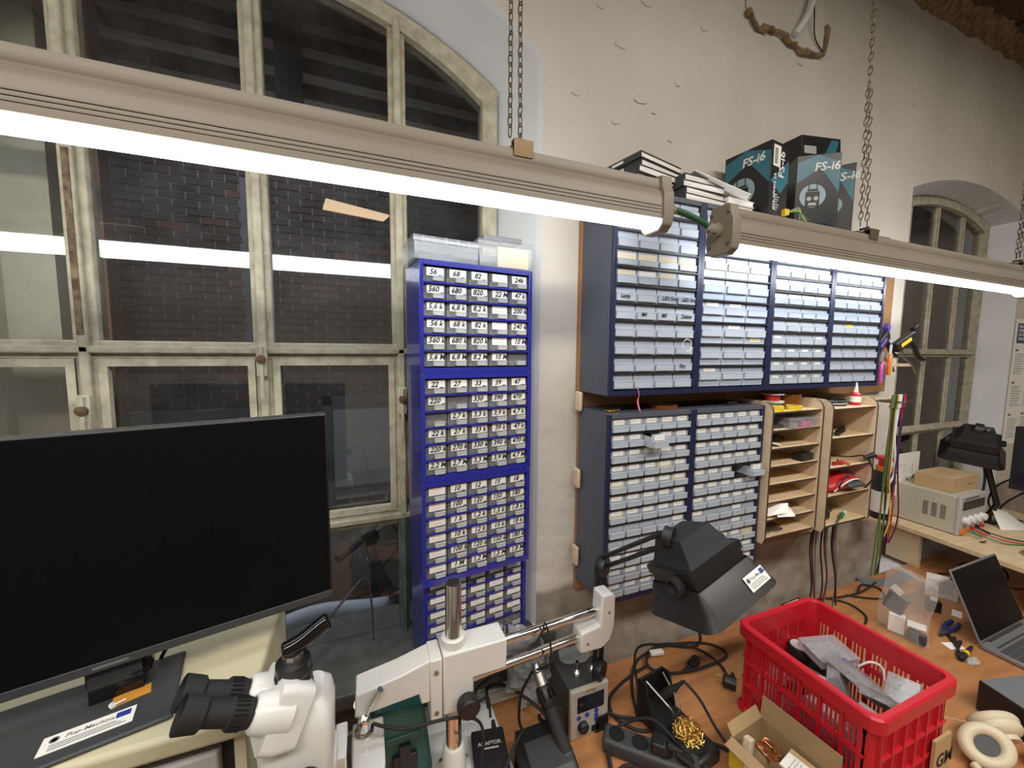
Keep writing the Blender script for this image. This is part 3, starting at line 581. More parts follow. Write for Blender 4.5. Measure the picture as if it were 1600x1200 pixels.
for k, lab in ((2, 'navy cabinet of clear drawers under the black radio boxes, third in the upper row'), (3, 'navy cabinet of clear drawers at the right end of the upper row, beside the clamps')):
    t, cw, rh, sw = cabinet(lab, (.306*k, 0, .0505), .306, .552, .148, 4, 12, 'navy', G1)
    def f3(r, c, k=k):
        s = dict(m='frosted_hi', lm='frosted_lip', lip=(.08, .55, .0045), fill=rd.choice(('parts_dark', 'parts_dark', 'parts_light')))
        if r in (3, 4) or (r == 5 and k == 2): s['card'] = (.84, .42, .45, 'cream_paper' if (r == 4 and k == 2) else 'white_paper', c, 1)
        if k == 2 and r >= 8 and not (r == 8 and c in (1, 2)): s['card'] = (.42, .38, .38, 'white_paper', c+10, 1)
        if k == 3 and (r, c) == (7, 1): s['card'] = (.5, .4, .5, 'yellow', 0, 0)
        return s
    fill(t, 4, 12, cw, rh, sw, .148, f3)
# lower row
for k, lab in ((0, 'navy cabinet of sixty small labelled drawers behind the magnifier lamp, next to the window wall'), (1, 'navy cabinet of sixty small labelled drawers beside the plywood shelf unit')):
    t, cw, rh, sw = cabinet(lab, (.306*k, 0, -.552), .306, .552, .148, 5, 12, 'navy', G2)
    def f4(r, c, k=k):
        if k == 1 and (r, c) == (4, 3): return None
        s = dict(m='frosted', lm='frosted_lip', lip=(.06, .47, .010), card=(.62, .38, .54, 'white_paper', rd.randrange(12), 1))
        if k == 0 and (r, c) == (1, 2): s['dy'] = .035
        if k == 1 and (r, c) == (4, 4): s['dy'] = .02
        if k == 0 and r in (7, 8) and c < 4: s.pop('card')
        if k == 1 and (r, c) in ((7, 1), (7, 2), (7, 4), (8, 0), (8, 1), (8, 2), (8, 4), (9, 4)): s.pop('card')
        if k == 1 and (r, c) == (9, 4): s['m'] = 'frosted_cream'; s['card'] = (.8, .3, .1, 'cream_paper', 2, 1)
        if k == 0 and (r, c) in ((2, 2), (4, 0), (4, 4), (3, 3), (6, 0)): s['m'] = 'frosted_cream'
        if rd.random() < .6: s['fill'] = rd.choice(('parts_dark', 'parts_warm', 'parts_light'))
        return s
    fill(t, 5, 12, cw, rh, sw, .148, f4)
# blue stack in the window
BT = [[['56 _', '68 _', '82 _', '', '#24k'], ['560 _', '680 _', '820 _', '22 M', '47 k'], ['5,6 k', '6,8 k', '8,2 k', '', '200 k'], ['56 k', '68 k', '82 k', '', '240 k'], ['560 k', '680 k', '820 k', '', '10 M'], ['5,6 M', '6,8 M', '8,2 M', '10 M', None]],
      [['22 _', '27 _', '33 _', '39 _', '47 _'], ['220 _', None, '330 _', '390 _', '470 _'], [None, '2,7 k', '3,3 k', '3,9 k', '4,7 k'], ['22 k', '27 k', '33 k', '39 k', '47 k'], ['220 k', '270 k', '330 k', '390 k', '470 k'], ['2,2 M', '2,7 M', '3,3 M', '3,9 M', '4,7 M']],
      [['r', '10 _', '12 _', '15 _', '18 _'], ['r', '100 _', '120 _', '150 _', '180 _'], ['r', '1 k', '1,2 k', '1,5 k', '1,8 k'], ['r', '10 k', '12 k', '15 k', '18 k'], ['r', '100 k', '120 k', '150 k', '180 k'], ['r', '1 M', '1,2 M', '1,5 M', '1,8 M']],
      [['', '', '', '', '']]*4+[[None]*5]*2]
BL = ['royal blue drawer cabinet with handwritten labels, topmost of the window stack', 'royal blue drawer cabinet with handwritten labels, second from the top of the window stack', 'royal blue drawer cabinet with handwritten labels, third down in the window stack', 'royal blue drawer cabinet at the foot of the window stack, behind the steel column']
BH, BYAW = .2695, .12
for k in range(4):
    ox, oy = (-.4965, .055) if k < 3 else (-.490, .090)
    t, cw, rh, sw = cabinet(BL[k], (ox+(.001 if k == 1 else 0), oy, .385-(k+1)*BH), .306, BH-.0006, .13, 5, 6, 'blue', 'royal blue cabinets stacked in the window', BYAW)
    def fb(r, c, k=k):
        v = BT[k][r][c]; s = dict(m='smoke_clear', lm='clear_lip', lip=(.06, .34, .008), lx=(-.10, .36), fill=rd.choice(('parts_dark', 'parts_dark', 'parts_warm', 'parts_light')))
        if v is None: return s
        s['card'] = (.74, .54, .40, 'white_paper', (95+r if v == 'r' else r*5+c), 2) if v in ('', 'r') else (.74, .54, .40, 'white_paper', 0, 0)
        s['cx'] = .03
        if v not in ('', 'r'): s.update(text=v.replace('#', ''), ts=.50, tx=-.22 if len(v) < 5 else -.29, tz=.50, ty=.0003)
        return s
    fill(t, 5, 6, cw, rh, sw, .13, fb)
# ================================================================ things on top of the upper cabinets
TOPZ = .0505+.552
bk_r = random.Random(5)
def book(label, x, y, z, rz, w, d, h, tilt=(0, 0), cover='dark_grey', cat='book', group='grey-backed books on the cabinets'):
    t = thing('book', label, cat, group=group, M=Matrix.Translation((x, y, z)) @ rotz(rz) @ Matrix.Rotation(tilt[0], 4, 'X') @ Matrix.Rotation(tilt[1], 4, 'Y'))
    MB().box(.003, w-.002, .003, d-.002, .0015, h-.0015).build('page_block', 'white_paper', t)
    c = MB(); c.box(0, w, 0, d, 0, .0012); c.box(0, w, 0, d, h-.0012, h); c.box(0, .0025, 0, d, .0012, h-.0012); k = c.build('cover', cover, t)
    if cover == 'dark_grey':
        o = MB().box(-.0006, 0, d*.45, d*.75, h*.3, h*.7); o.box(-.0006, 0, d*.82, d*.92, h*.3, h*.7); o.build('spine_print', 'white_paper', k)
    return t
ordn = ['lowest', 'second from below', 'third from below', 'fourth from below', 'fifth from below', 'topmost']
z = TOPZ
for k in range(6):
    h = .0185 if k < 5 else .016
    book('thick grey-spined book in the left stack on the cabinets, '+ordn[k], .085+.004*math.sin(k*2)+(.006 if k > 3 else 0), .012+.003*math.cos(k*3), z, .20+.03*math.sin(k*1.7), .185, .135, h); z += h+.0004
z = TOPZ
for k in range(4):
    h = .0185; book('white book with dark spine in the middle stack on the cabinets, '+['lowest', 'second from below', 'third from below', 'topmost'][k], .235+.005*math.sin(k*2.3), -.005+.003*k, z, .06+.035*math.sin(k*2.1), .165, .15, h); z += h+.0004
z0 = TOPZ
for k in range(2):
    book('thin white book lying flat beside the standing radio box, '+('lower' if k == 0 else 'upper')+' of two', .405, .004-.004*k, z0, .02+.03*k, .115, .145, .016, cover='white_paper'); z0 += .0164
pm = thing('loose_papers', 'sheaf of white printed papers sliding down over the book stacks', 'papers', group='papers on the cabinets', M=Matrix.Translation((.285, .03, .692)) @ rotz(-.12) @ Matrix.Rotation(.30, 4, 'Y'))
for k in range(5): MB().box(.0+.012*k, .19+.010*k, -.02+.008*k, .10+.006*k, .003*k, .003*k+.0022).build('sheet', 'white_paper', pm, rot=(0, 0, .05*(k-2)))
MB().box(.03, .20, .0, .09, .0175, .0180).build('print', 'light_grey', pm)
def radio_box(label, M, w, d, h, big='front', extra=True, plain=False):
    t = thing('radio_box', label, 'box', group='black radio control boxes', M=M)
    MB().box(0, w, 0, d, 0, h).build('carton', 'box_black', t, bevel=.001)
    if plain:
        MB().box(w*.05, w*.35, -.0006, 0, h*.3, h*.6).build('print', 'light_grey', t); MB().prism([(w*.5, h*.1), (w*.75, h*.9), (w*.95, h*.9), (w*.8, h*.1)], -.0006, 0).build('teal_print', 'box_teal', t); return t
    # printed teal wedge, roundel and lettering on the wide face (y = 0), side print on x = w
    MB().prism([(0.002, h*.60), (w*.55, h*.80), (w-.002, h*.42), (w-.002, h*.86), (w*.5, h-.002), (.002, h*.90)], -.0006, 0).build('teal_print', 'box_teal', t)
    o = MB(); o.cyl((w*.40, -.0009, h*.40), (w*.40, -.0003, h*.40), w*.30, n=28); o.build('roundel', 'box_pale', t)
    b = MB().box(w*.24, w*.56, -.0016, -.0009, h*.24, h*.46); b.box(w*.28, w*.52, -.0016, -.0009, h*.47, h*.50)
    b.box(w*.30, w*.32, -.0016, -.0009, h*.50, h*.60); b.box(w*.48, w*.50, -.0016, -.0009, h*.50, h*.60); b.build('transmitter_picture', 'black_plastic', t)
    s = MB()
    for x in (.32, .48): s.cyl((w*x, -.0022, h*.36), (w*x, -.0016, h*.36), w*.055, n=12)
    s.box(w*.31, w*.49, -.0022, -.0016, h*.26, h*.30); s.build('stick_print', 'light_grey', t)
    text('FS-i6', h*.17, 'white_paper', t, (w*.40, -.0014, h*.76), bold=.0008, shear=.1)
    M2 = (PI/2, 0, PI/2)
    text('FS-i6', d*.42, 'white_paper', t, (w+.0012, d*.72, h*.52), rot=(PI/2, -PI/2, PI/2), bold=.0006)
    sp = MB().prism([(d*.02, h*.45), (d*.6, h*.30), (d*.98, h*.50), (d*.98, h*.80), (d*.5, h*.62)], w, w+.0006, 'x'); sp.build('side_teal', 'box_teal', t)
    l = MB()
    for k in range(7): l.box(w, w+.0008, d*.25, d*(.45+.05*(k % 3)), h*(.06+.035*k), h*(.075+.035*k))
    l.build('side_print', 'light_grey', t)
    if extra:
        st = MB().box(w, w+.0009, d*.12, d*.50, h*.66, h*.95).build('sticker', 'white_paper', t); bb = MB()
        for k in range(9): bb.box(w+.0009, w+.0013, d*.18, d*.34, h*(.70+.024*k), h*(.712+.024*k))
        bb.build('barcode', 'ink', st)
        text('6Ch AFHDS 2A', d*.17, 'white_paper', t, (w+.0014, d*.30, h*.06), rot=(PI/2, -PI/2, PI/2), bold=.0003)
    return t
radio_box('black and teal radio box standing upright beside the books', Matrix.Translation((.530, .128, TOPZ)) @ rotz(-1.45), .148, .098, .214)
radio_box('black and teal radio box with its round picture facing the room, middle of the group', Matrix.Translation((.735, .028, TOPZ)) @ rotz(-.62), .125, .10, .218, extra=False)
radio_box('black and teal radio box standing narrow side out at the right end of the boxes', Matrix.Translation((.918, .070, TOPZ)) @ rotz(-1.0), .10, .085, .224, extra=False)
radio_box('black radio box lying tilted on top of the other radio boxes, against the wall', Matrix.Translation((.83, .075, .845)) @ rotz(.02) @ Matrix.Rotation(-.13, 4, 'Y'), .22, .09, .085, plain=True)
tg = thing('wire_bundle', 'bundle of thin wires with a yellow tag under the middle radio box', 'wires', (.62, -.015, TOPZ))
MB().box(0, .02, -.008, .008, .002, .020).build('tag', 'yellow', tg, bevel=.002)
for k in range(4): MB().tube(sm([(.02, .002*k, .012), (.06, -.01, .016+.004*k), (.10, -.005+.006*k, .006), (.13, .01*k, .003)], 5), .0014, 5).build('wire', ['wire_green', 'yellow', 'wire_green', 'light_grey'][k], tg)
# things lying on the lower cabinets and hanging from drawers
def roll(name, label, cat, loc, R, r, h, m, core='cardboard', group=None, rot=None):
    t = thing(name, label, cat, loc, group=group)
    if rot: t.rotation_euler = rot
    MB().lathe([(r, 0), (R, 0), (R, h), (r, h), (r, 0)], n=28).build('tape', m, t, smooth=True); MB().lathe([(r-.002, 0), (r, 0), (r, h), (r-.002, h), (r-.002, 0)], n=28).build('core', core, t)
    return t
roll('tape_roll', 'thin roll of brown film tape lying on the lower navy cabinet', 'tape', (.242, .06, .0005), .046, .038, .010, 'kapton')
def lump(name, label, cat, loc, m, rz=0, s=1.0, n=3):
    t = thing(name, label, cat, loc, rz)
    MB().box(-.022*s, .020*s, -.010*s, .010*s, 0, .008*s).build('body', m, t, bevel=.002); MB().cyl((.020*s, 0, .004*s), (.034*s, 0, .004*s), .003*s, n=8).build('tip', 'steel', t)
    return t
lump('cable_adapter', 'small black adapter lying on the lower cabinet by the plywood shelf', 'adapter', (.52, .05, .0005), 'black_plastic', .2, 1.3)
lump('connector', 'small brass and black connector on the corner of the lower navy cabinet', 'connector', (.035, .03, .0005), 'brass', .3)
wt = thing('hanging_wires', 'red and white thin wires dangling below the leftmost upper cabinet', 'wires', (.085, -.012, .046))
for k in range(3): MB().tube(sm([(0, .0, .03), (.004, -.006, .01), (.002*k, -.004, -.012), (.008+.004*k, -.002, -.035-.004*k)], 5), .0011, 5).build('wire', ['bright_red', 'white_plastic', 'pink'][k], wt)
rg = MB().tube([(.255+.016*math.cos(t*2*PI/24), -.0165-.002*math.sin(t), .192+.018*math.sin(t*2*PI/24)) for t in range(24)], .0012, 5, closed=True).build('wire_ring', 'white_plastic'); tag(rg, 'white wire ring hanging on a drawer of the leftmost upper cabinet', 'wire')

# ================================================================ plywood shelf units
def shelf_unit(label, x0, x1, yf, zs, top):
    t = thing('shelf_unit', label, 'shelf', (x0, yf, zs[-1]-.02), group='plywood shelf units'); W, D, zb = x1-x0, .150-yf, zs[-1]-.02
    for x in (0, W-.006):
        poly = [(0.0, 0.02), (0.008, 0), (D, 0), (D, top-zb), (.035, top-zb)]+[(.035-.035*math.sin(a*PI/12), top-zb-.035+.035*math.cos(a*PI/12)) for a in range(1, 7)]
        s = MB().prism(poly, x, x+.006, 'x').build('side_panel', 'pale_ply', t)
        e = MB()
        ep = [(0.0, 0.02)]+poly[::-1][:7]
        for (a, b), (c, d) in zip(poly[5:], poly[6:]+[poly[0]]): e.add([(x-.0004, a-.0008, b), (x+.0064, a-.0008, b), (x+.0064, c-.0008, d), (x-.0004, c-.0008, d)], [(0, 1, 2, 3)])
        e.add([(x-.0004, -.0008, .02), (x+.0064, -.0008, .02), (x+.0064, .0072, 0), (x-.0004, .0072, 0)], [(0, 1, 2, 3)])
        e.build('burnt_edge', 'burnt_edge', s)
    for z in zs:
        h = MB().box(.006, W-.006, .006, D, z-zb-.006, z-zb).build('shelf', 'plywood', t); MB().box(.006, W-.006, .005, .006, z-zb-.006, z-zb).build('burnt_edge', 'burnt_edge', h)
    MB().box(.006, W-.006, D-.003, D, 0, zs[0]-zb).build('back_panel', 'pale_ply', t)
    return t
ZL = [-.022-.0612*k for k in range(8)]; ZR = [-.020, -.124, -.231, -.334, -.441]
shelf_unit('plywood shelf unit with eight shelves, left of the two units', .6155, .876, -.030, ZL, .012)
shelf_unit('plywood shelf unit with five shelves, right of the two units', .880, 1.142, -.055, ZR, .012)
G = 'odds and ends on the plywood shelves'
sp = thing('wire_spools', 'stack of white wire spools wound in green and red on the left shelf unit', 'spools', (.70, .035, ZL[0]))
for k, (m, r) in enumerate((('wire_green', .030), ('bright_red', .024))):
    s = MB(); s.lathe([(.036, 0), (.036, .002)], (0, 0, .028*k), n=24); s.lathe([(.036, .024), (.036, .026)], (0, 0, .028*k), n=24); s.build('spool', 'white_plastic', sp); MB().lathe([(r, .002), (r, .024)], (0, 0, .028*k), n=24).build('wire_winding', m, sp)
roll('tape_roll', 'yellow tape roll at the left front of the left shelf unit', 'tape', (.668, -.004, ZL[0]), .022, .014, .018, 'yellow', group='yellow tape rolls'); roll('tape_roll', 'yellow tape roll right of the wire spools on the left shelf unit', 'tape', (.755, -.004, ZL[0]), .024, .016, .016, 'yellow', group='yellow tape rolls')
roll('tape_roll', 'wide brown film tape roll on top of the left shelf unit', 'tape', (.81, .06, ZL[0]), .046, .036, .048, 'kapton')
roll('tape_roll', 'small white tape roll on top of the right shelf unit', 'tape', (.922, .02, ZR[0]), .026, .010, .014, 'white_plastic')
cl = thing('cable_coil', 'coil of black and grey cable on top of the right shelf unit', 'cable', (1.01, .03, ZR[0]))
for k in range(4): MB().tube([( .05*math.cos(t*2*PI/26)*(1+.06*k), .045*math.sin(t*2*PI/26), .004+.005*k+.001*math.sin(t*3)) for t in range(26)], .003, 6, closed=True).build('cable_turn', ['black_matt', 'light_grey', 'black_matt', 'dark_grey'][k], cl)
gb = thing('glue_bottle', 'small red glue bottle with white nozzle on top of the right shelf unit', 'bottle', (1.095, -.005, ZR[0]))
MB().lathe([(.016, 0), (.017, .004), (.017, .040), (.008, .048)], n=20).build('body', 'bright_red', gb, smooth=True); MB().lathe([(.0172, .012), (.0172, .034)], n=20).build('label_band', 'white_paper', gb); MB().lathe([(.008, .048), (.007, .058), (.003, .085), (0, .086)], n=16).build('nozzle', 'white_plastic', gb, smooth=True)
pb = thing('parts_box', 'clear divided parts box with pink contents on the left shelf unit', 'box', (.712, -.024, ZL[1]))
MB().box(0, .15, 0, .11, 0, .030).build('body', 'clear_plastic', pb, bevel=.003); MB().box(-.002, .152, -.002, .112, .030, .036).build('lid', 'clear_plastic', pb, bevel=.002)
MB().box(.07, .12, .006, .10, .002, .022).build('contents', 'pink', pb); MB().box(.006, .05, .006, .10, .002, .018).build('contents', 'parts_light', pb)
for x in (.037, .075, .112): MB().box(x, x+.0012, .004, .106, .002, .028).build('divider', 'clear_plastic', pb)
tag(MB().box(0, .09, 0, .05, 0, .010).build('circuit_board', 'dark_grey', loc=(.632, .0, ZL[1]), bevel=.002), 'flat dark circuit board on the second shelf of the left unit', 'board')
def paper(label, verts, loc):
    b = MB(); n = len(verts); b.add(verts, [tuple(range(n))]); o = b.build('paper_sheet', 'white_paper', loc=loc); s = o.modifiers.new('t', 'SOLIDIFY'); s.thickness = .0012; return tag(o, label, 'paper')
paper('crumpled white paper on the third shelf of the left unit', [(0, 0, .018), (.05, -.015, .004), (.09, .02, .002), (.06, .05, .006), (.02, .04, .016)], (.634, -.004, ZL[2]))
ft = thing('folded_paper', 'folded white sheet sticking out of the seventh shelf of the left unit', 'paper', (.634, -.02, ZL[6]))
MB().add([(0, .01, .004), (.06, -.028, .030), (.085, -.012, .052), (.03, .03, .040)], [(0, 1, 2, 3)]).build('fold', 'white_paper', ft); MB().add([(.03, -.018, .012), (.10, -.030, .010), (.135, .015, .022), (.06, .02, .034)], [(0, 1, 2, 3)]).build('fold', 'white_paper', ft)
tg2 = thing('wire_tangle', 'tangle of dark wires at the bottom of the left shelf unit', 'wires', (.66, .0, ZL[7]))
for k in range(5): MB().tube(sm([(.03+.04*math.cos(k+j*1.3), .015+.03*math.sin(k*2+j*1.7), .006+.018*abs(math.sin(j+k))) for j in range(7)], 5), .0013, 5).build('wire', 'black_matt', tg2)
tag(MB().box(0, .09, 0, .008, 0, .004).build('wood_stick', 'wood_stick', loc=(.74, .01, ZL[7]), rot=(0, 0, .25)), 'thin wooden stick at the bottom of the left shelf unit', 'stick')
tg3 = thing('wire_tangle', 'small dark wire tangle on the third shelf of the left unit', 'wires', (.75, .05, ZL[2]))
for k in range(4): MB().tube(sm([(.03*math.cos(k+j*1.3), .02*math.sin(k*2+j*1.7), .006+.014*abs(math.sin(j+k))) for j in range(6)], 5), .0016, 5).build('wire', 'black_matt', tg3)
tag(MB().box(-.032, .032, -.018, .018, 0, .026).build('black_case', 'black_plastic', loc=(.83, .0, ZL[3]), rot=(0, 0, .06), bevel=.003), 'small black plastic box on the fourth shelf of the left unit', 'box')
for k in range(4):
    p = thing('black_tool', 'black handled tool on the second shelf of the right unit, '+['nearest the left side', 'second from the left', 'third from the left', 'nearest the right side'][k], 'tool', (.962+.033*k, -.03+.012*k, ZR[1]+.008), .5, group='black tools')
    MB().tube([(0, 0, 0), (.07, 0, 0)], .007, 8).build('handle', 'black_plastic', p, smooth=True); MB().tube([(.07, 0, 0), (.10, 0, 0)], .003, 6).build('tip', 'steel', p)
rc = thing('red_clips', 'pile of small red plastic clips on the third shelf of the right unit', 'clips', (.965, -.03, ZR[2]))
for k in range(6): MB().box(-.014, .014, -.004, .004, 0, .006).build('clip', 'bright_red', rc, loc=(.009*k, .008*math.sin(k*2), .003*(k % 3)), rot=(.2*k, .3, k), bevel=.0015)
bc = thing('black_lead', 'black lead with a round plug hanging over the third shelf of the right unit', 'cable', (0, 0, 0))
MB().tube(sm([(1.04, .08, ZR[2]+.006), (1.09, .0, ZR[2]+.012), (1.118, -.04, ZR[2]+.022), (1.126, -.066, ZR[2]-.03), (1.12, -.066, ZR[2]-.06), (1.11, -.05, ZR[3]+.008)], 7), .003, 6).build('cable', 'black_matt', bc); MB().tube([(1.10, -.045, ZR[2]+.018), (1.126, -.065, ZR[2]+.034)], .010, 10, rr=[.006, .011]).build('plug', 'black_plastic', bc)
rb = thing('red_tool_bag', 'red and black zipped bag on the fourth shelf of the right unit', 'bag', (1.03, .005, ZR[3]))
rings = []
for k, (x, a, b) in enumerate([(-.11, .02, .02), (-.09, .045, .04), (-.02, .055, .062), (.05, .05, .056), (.095, .04, .042), (.112, .02, .018)]): rings.append([(x, a*math.cos(t*2*PI/16), .0+b*.5+b*.5*math.sin(t*2*PI/16)) for t in range(16)])
MB().loft(rings).build('body', 'bright_red', rb, smooth=True)
MB().box(-.03, .06, -.048, -.02, .048, .060).build('black_panel', 'dark_grey', rb, bevel=.005, rot=(.5, 0, 0)); MB().tube(sm([(-.08, -.045, .01), (-.03, -.058, .045), (.03, -.056, .048), (.09, -.04, .02)], 5), .0025, 6).build('piping', 'white_plastic', rb); MB().tube(sm([(-.06, -.05, .02), (-.075, -.06, .04), (-.03, -.055, .07), (.02, -.05, .065)], 5), .003, 6).build('strap', 'black_matt', rb)
gd = thing('green_screwdriver', 'screwdriver with green and white handle on the lowest shelf of the right unit', 'screwdriver', (1.02, -.03, ZR[4]+.007), .35)
MB().tube([(-.07, 0, 0), (0, 0, 0)], .003, 6).build('shaft', 'steel', gd); MB().tube([(0, 0, 0), (.045, 0, 0)], .007, 8).build('handle', 'wire_green', gd); MB().tube([(.045, 0, 0), (.075, 0, 0)], .007, 8).build('handle_end', 'white_plastic', gd)
dr = thing('black_power_tool', 'black hand tool lying on the lowest shelf of the right unit', 'tool', (.93, .0, ZR[4]))
MB().box(-.03, .05, -.02, .02, 0, .035).build('body', 'black_plastic', dr, bevel=.008); MB().tube([(.05, 0, .018), (.12, .02, .012)], .006, 8).build('nose', 'dark_grey', dr)
tz = thing('tweezers', 'steel tweezers on the lowest shelf of the right unit', 'tweezers', (1.03, .03, ZR[4]+.003), .6)
for s in (-1, 1): MB().tube([(0, 0, 0), (.05, .006*s, 0), (.10, .001*s, 0)], .002, 5).build('arm', 'steel', tz)

# ---- clamps, pliers and hanging leads right of the shelf units
br = tag(MB().box(1.37, 1.60, .06, .149, .118, .130).build('wood_bracket', 'pale_ply', bevel=.001), 'short plywood bracket under the clamps beside the far window', 'bracket')
def clampy(label, M, grip, pad):
    t = thing('bar_clamp', label, 'clamp', group='bar clamps', M=M)
    MB().prism([(-.06, -.02), (.05, -.02), (.06, 0), (.05, .02), (-.06, .02)], -.012, .012).build('body', 'black_plastic', t, bevel=.004)
    MB().prism([(-.04, -.007), (.02, -.007), (.02, .007), (-.04, .007)], -.0135, -.012).build('inlay', grip, t)
    MB().tube(sm([(.03, 0, -.015), (.045, 0, -.06), (.05, 0, -.10), (.075, 0, -.13)], 6), .010, 8).build('handle', 'black_plastic', t, smooth=True)
    MB().tube(sm([(-.03, 0, -.015), (-.02, 0, -.07), (.01, 0, -.12), (.02, 0, -.17)], 6), .005, 6).build('bar', 'steel', t)
    MB().prism([(.05, .0), (.085, .012), (.085, .035), (.06, .03)], -.010, .010).build('jaw', pad, t, bevel=.003)
    return t
clampy('black bar clamp with yellow inlay sticking out beside the far window', frame_from((1.462, .03, .225), (.85, -.1, .5), (-.4, 0, .9)), 'yellow', 'black_plastic')
clampy('black and purple bar clamp behind the yellow inlaid clamp', frame_from((1.385, .07, .222), (.8, .1, .6), (-.5, 0, .85)), 'purple', 'purple')
def plier(label, loc, m1, m2, rx=.2):
    t = thing('hanging_pliers', label, 'pliers', loc, .3, group='pliers hanging by the clamps')
    for s, m in ((-1, m1), (1, m2)): MB().tube(sm([(.0, 0, 0), (.012*s, 0, -.03), (.010*s, 0, -.085)], 5), .007, 8).build('grip', m, t, smooth=True)
    MB().prism([(-.012, 0), (.012, 0), (.004, .04), (-.004, .04)], -.004, .004).build('jaw', 'steel', t)
plier('orange handled pliers hanging under the clamps', (1.395, .04, .17), 'tool_orange', 'light_grey'); plier('pink and purple handled pliers hanging under the clamps', (1.352, .045, .14), 'pink', 'purple')
hk = thing('lead_rack', 'wooden peg rail holding the hanging test leads beside the shelf units', 'rack', (1.38, .02, -.02))
MB().box(0, .17, .06, .13, -.012, 0).build('rail', 'pale_ply', hk)
for k in range(6): MB().box(.02+.024*k, .024+.024*k, -.01, .06, -.010, -.002).build('peg', 'steel', hk)
lr = random.Random(9)
for k, (m, nm, x) in enumerate([('olive', 'olive', 1.40), ('wire_green', 'green', 1.410), ('black_matt', 'black', 1.418), ('olive', 'second olive', 1.427), ('white_plastic', 'white', 1.445), ('white_plastic', 'second white', 1.458), ('tool_blue', 'blue', 1.470), ('bright_red', 'red', 1.484), ('dark_red', 'dark red', 1.494), ('yellow', 'yellow', 1.436)]):
    t = thing('test_lead', nm+' test lead hanging in the bundle beside the shelf units', 'cable', (x, .025, -.03), group='hanging test leads')
    zl = -.75 if k in (0, 1, 2, 3) else -.36 if m == 'white_plastic' else -.62
    MB().tube(sm([(0, 0, 0), (lr.uniform(-.01, .01), lr.uniform(-.01, .01), zl*.4), (lr.uniform(-.01, .02), lr.uniform(-.01, .01), zl*.8), (lr.uniform(-.01, .02), .01, zl)], 6), .0026 if m != 'white_plastic' else .0042, 6).build('cable', m, t)
    MB().tube([(0, -.004, .035), (0, 0, -.02)], .006, 8, rr=[.004, .007]).build('plug', m, t)
for k in range(9):
    t = thing('hanging_cable', ['black', 'dark red', 'grey'][k % 3]+' thin cable hanging below the right shelf unit, '+['far left', 'left', 'left of centre', 'second group left', 'middle', 'second group right', 'right of centre', 'right', 'far right'][k], 'cable', (1.04+.022*k, .07+.005*(k % 3), -.50), group='cables below the shelf unit')
    MB().tube(sm([(0, 0, 0), (lr.uniform(-.01, .01), 0, -.12), (lr.uniform(-.02, .02), -.01, -.26), (lr.uniform(-.03, .01), -.02, -.36-.02*(k % 3))], 6), .003, 6).build('cable', ['black_matt', 'dark_red', 'mid_grey'][k % 3], t)
sb = thing('spray_bottle', 'black bottle with white printed label and orange collar standing among the hanging leads', 'bottle', (1.53, .085, -.56))
MB().lathe([(.036, 0), (.038, .005), (.038, .20), (.030, .215)], n=24).build('body', 'black_plastic', sb, smooth=True); MB().lathe([(.0385, .03), (.0385, .125)], n=24).build('label_band', 'white_paper', sb); MB().lathe([(.030, .215), (.030, .235)], n=20).build('collar', 'tool_orange', sb); MB().lathe([(.022, .235), (.022, .262), (.034, .264), (.034, .278), (.0, .280)], n=20).build('cap', 'bright_red', sb, smooth=True)
pr_ = MB()
for k in range(6): pr_.box(-.012, .012, -.0395, -.0388, .042+.013*k, .047+.013*k)
pr_.build('label_print', 'grey_ink', sb)
tag(MB().box(1.48, 1.59, .04, .149, -.575, -.561).build('bottle_shelf', 'pale_ply', bevel=.001), 'tiny plywood shelf under the black bottle by the hanging leads', 'shelf')
# ================================================================ left side: monitor, microscope, soldering gear
def wb_(mb, name, m, root, **k):                                     # parts given in datum coordinates under an unrotated root
    return mb.build(name, m, root, loc=-root.location, **k)
def sticker(parent, M, w, h, name='Pop-Machina'):
    s = MB().box(0, w, 0, h, 0, .0006, M=M).build('sticker', 'white_paper', parent)
    MB().box(w*.78, w*.95, h*.55, h*.88, .0006, .0009, M=M).build('flag_print', 'flag_blue', s)
    o = inst('lettering', text_mesh(name, h*.30, 'grey_ink', .2, .0001), s); o.matrix_local = M @ Matrix.Translation((w*.24, h*.58, .0009))
    l = MB()
    for k in range(3): l.box(w*.10, w*(.92-.06*k), h*(.14+.12*k), h*(.18+.12*k), .0006, .0009, M=M)
    l.build('fine_print', 'grey_ink', s)
    MB().lathe([(h*.10, 0), (h*.16, 0), (h*.16, .0004), (h*.10, .0004), (h*.10, 0)], M @ Vector((w*.13, h*.68, .0006)), (M.to_3x3() @ Vector((0, 0, 1))), 14).build('emblem_print', 'grey_ink', s)
    return s
SZ = -.385                                                            # top of the cream shelf
sc_ = thing('side_cabinet', 'cream topped cabinet with black drawers under the big monitor', 'cabinet', (-1.25, -.06, ZF))
B = MB().box(-1.75, -.800, -.235, .13, SZ-.034, SZ); wb_(B, 'top', 'shelf_cream', sc_, bevel=.008, seg=3)
wb_(MB().box(-1.72, -.822, -.205, .10, ZF, SZ-.035), 'body', 'black_matt', sc_); wb_(MB().box(-.821, -.806, -.22, .10, ZF, SZ-.035), 'side_panel', 'shelf_cream', sc_)
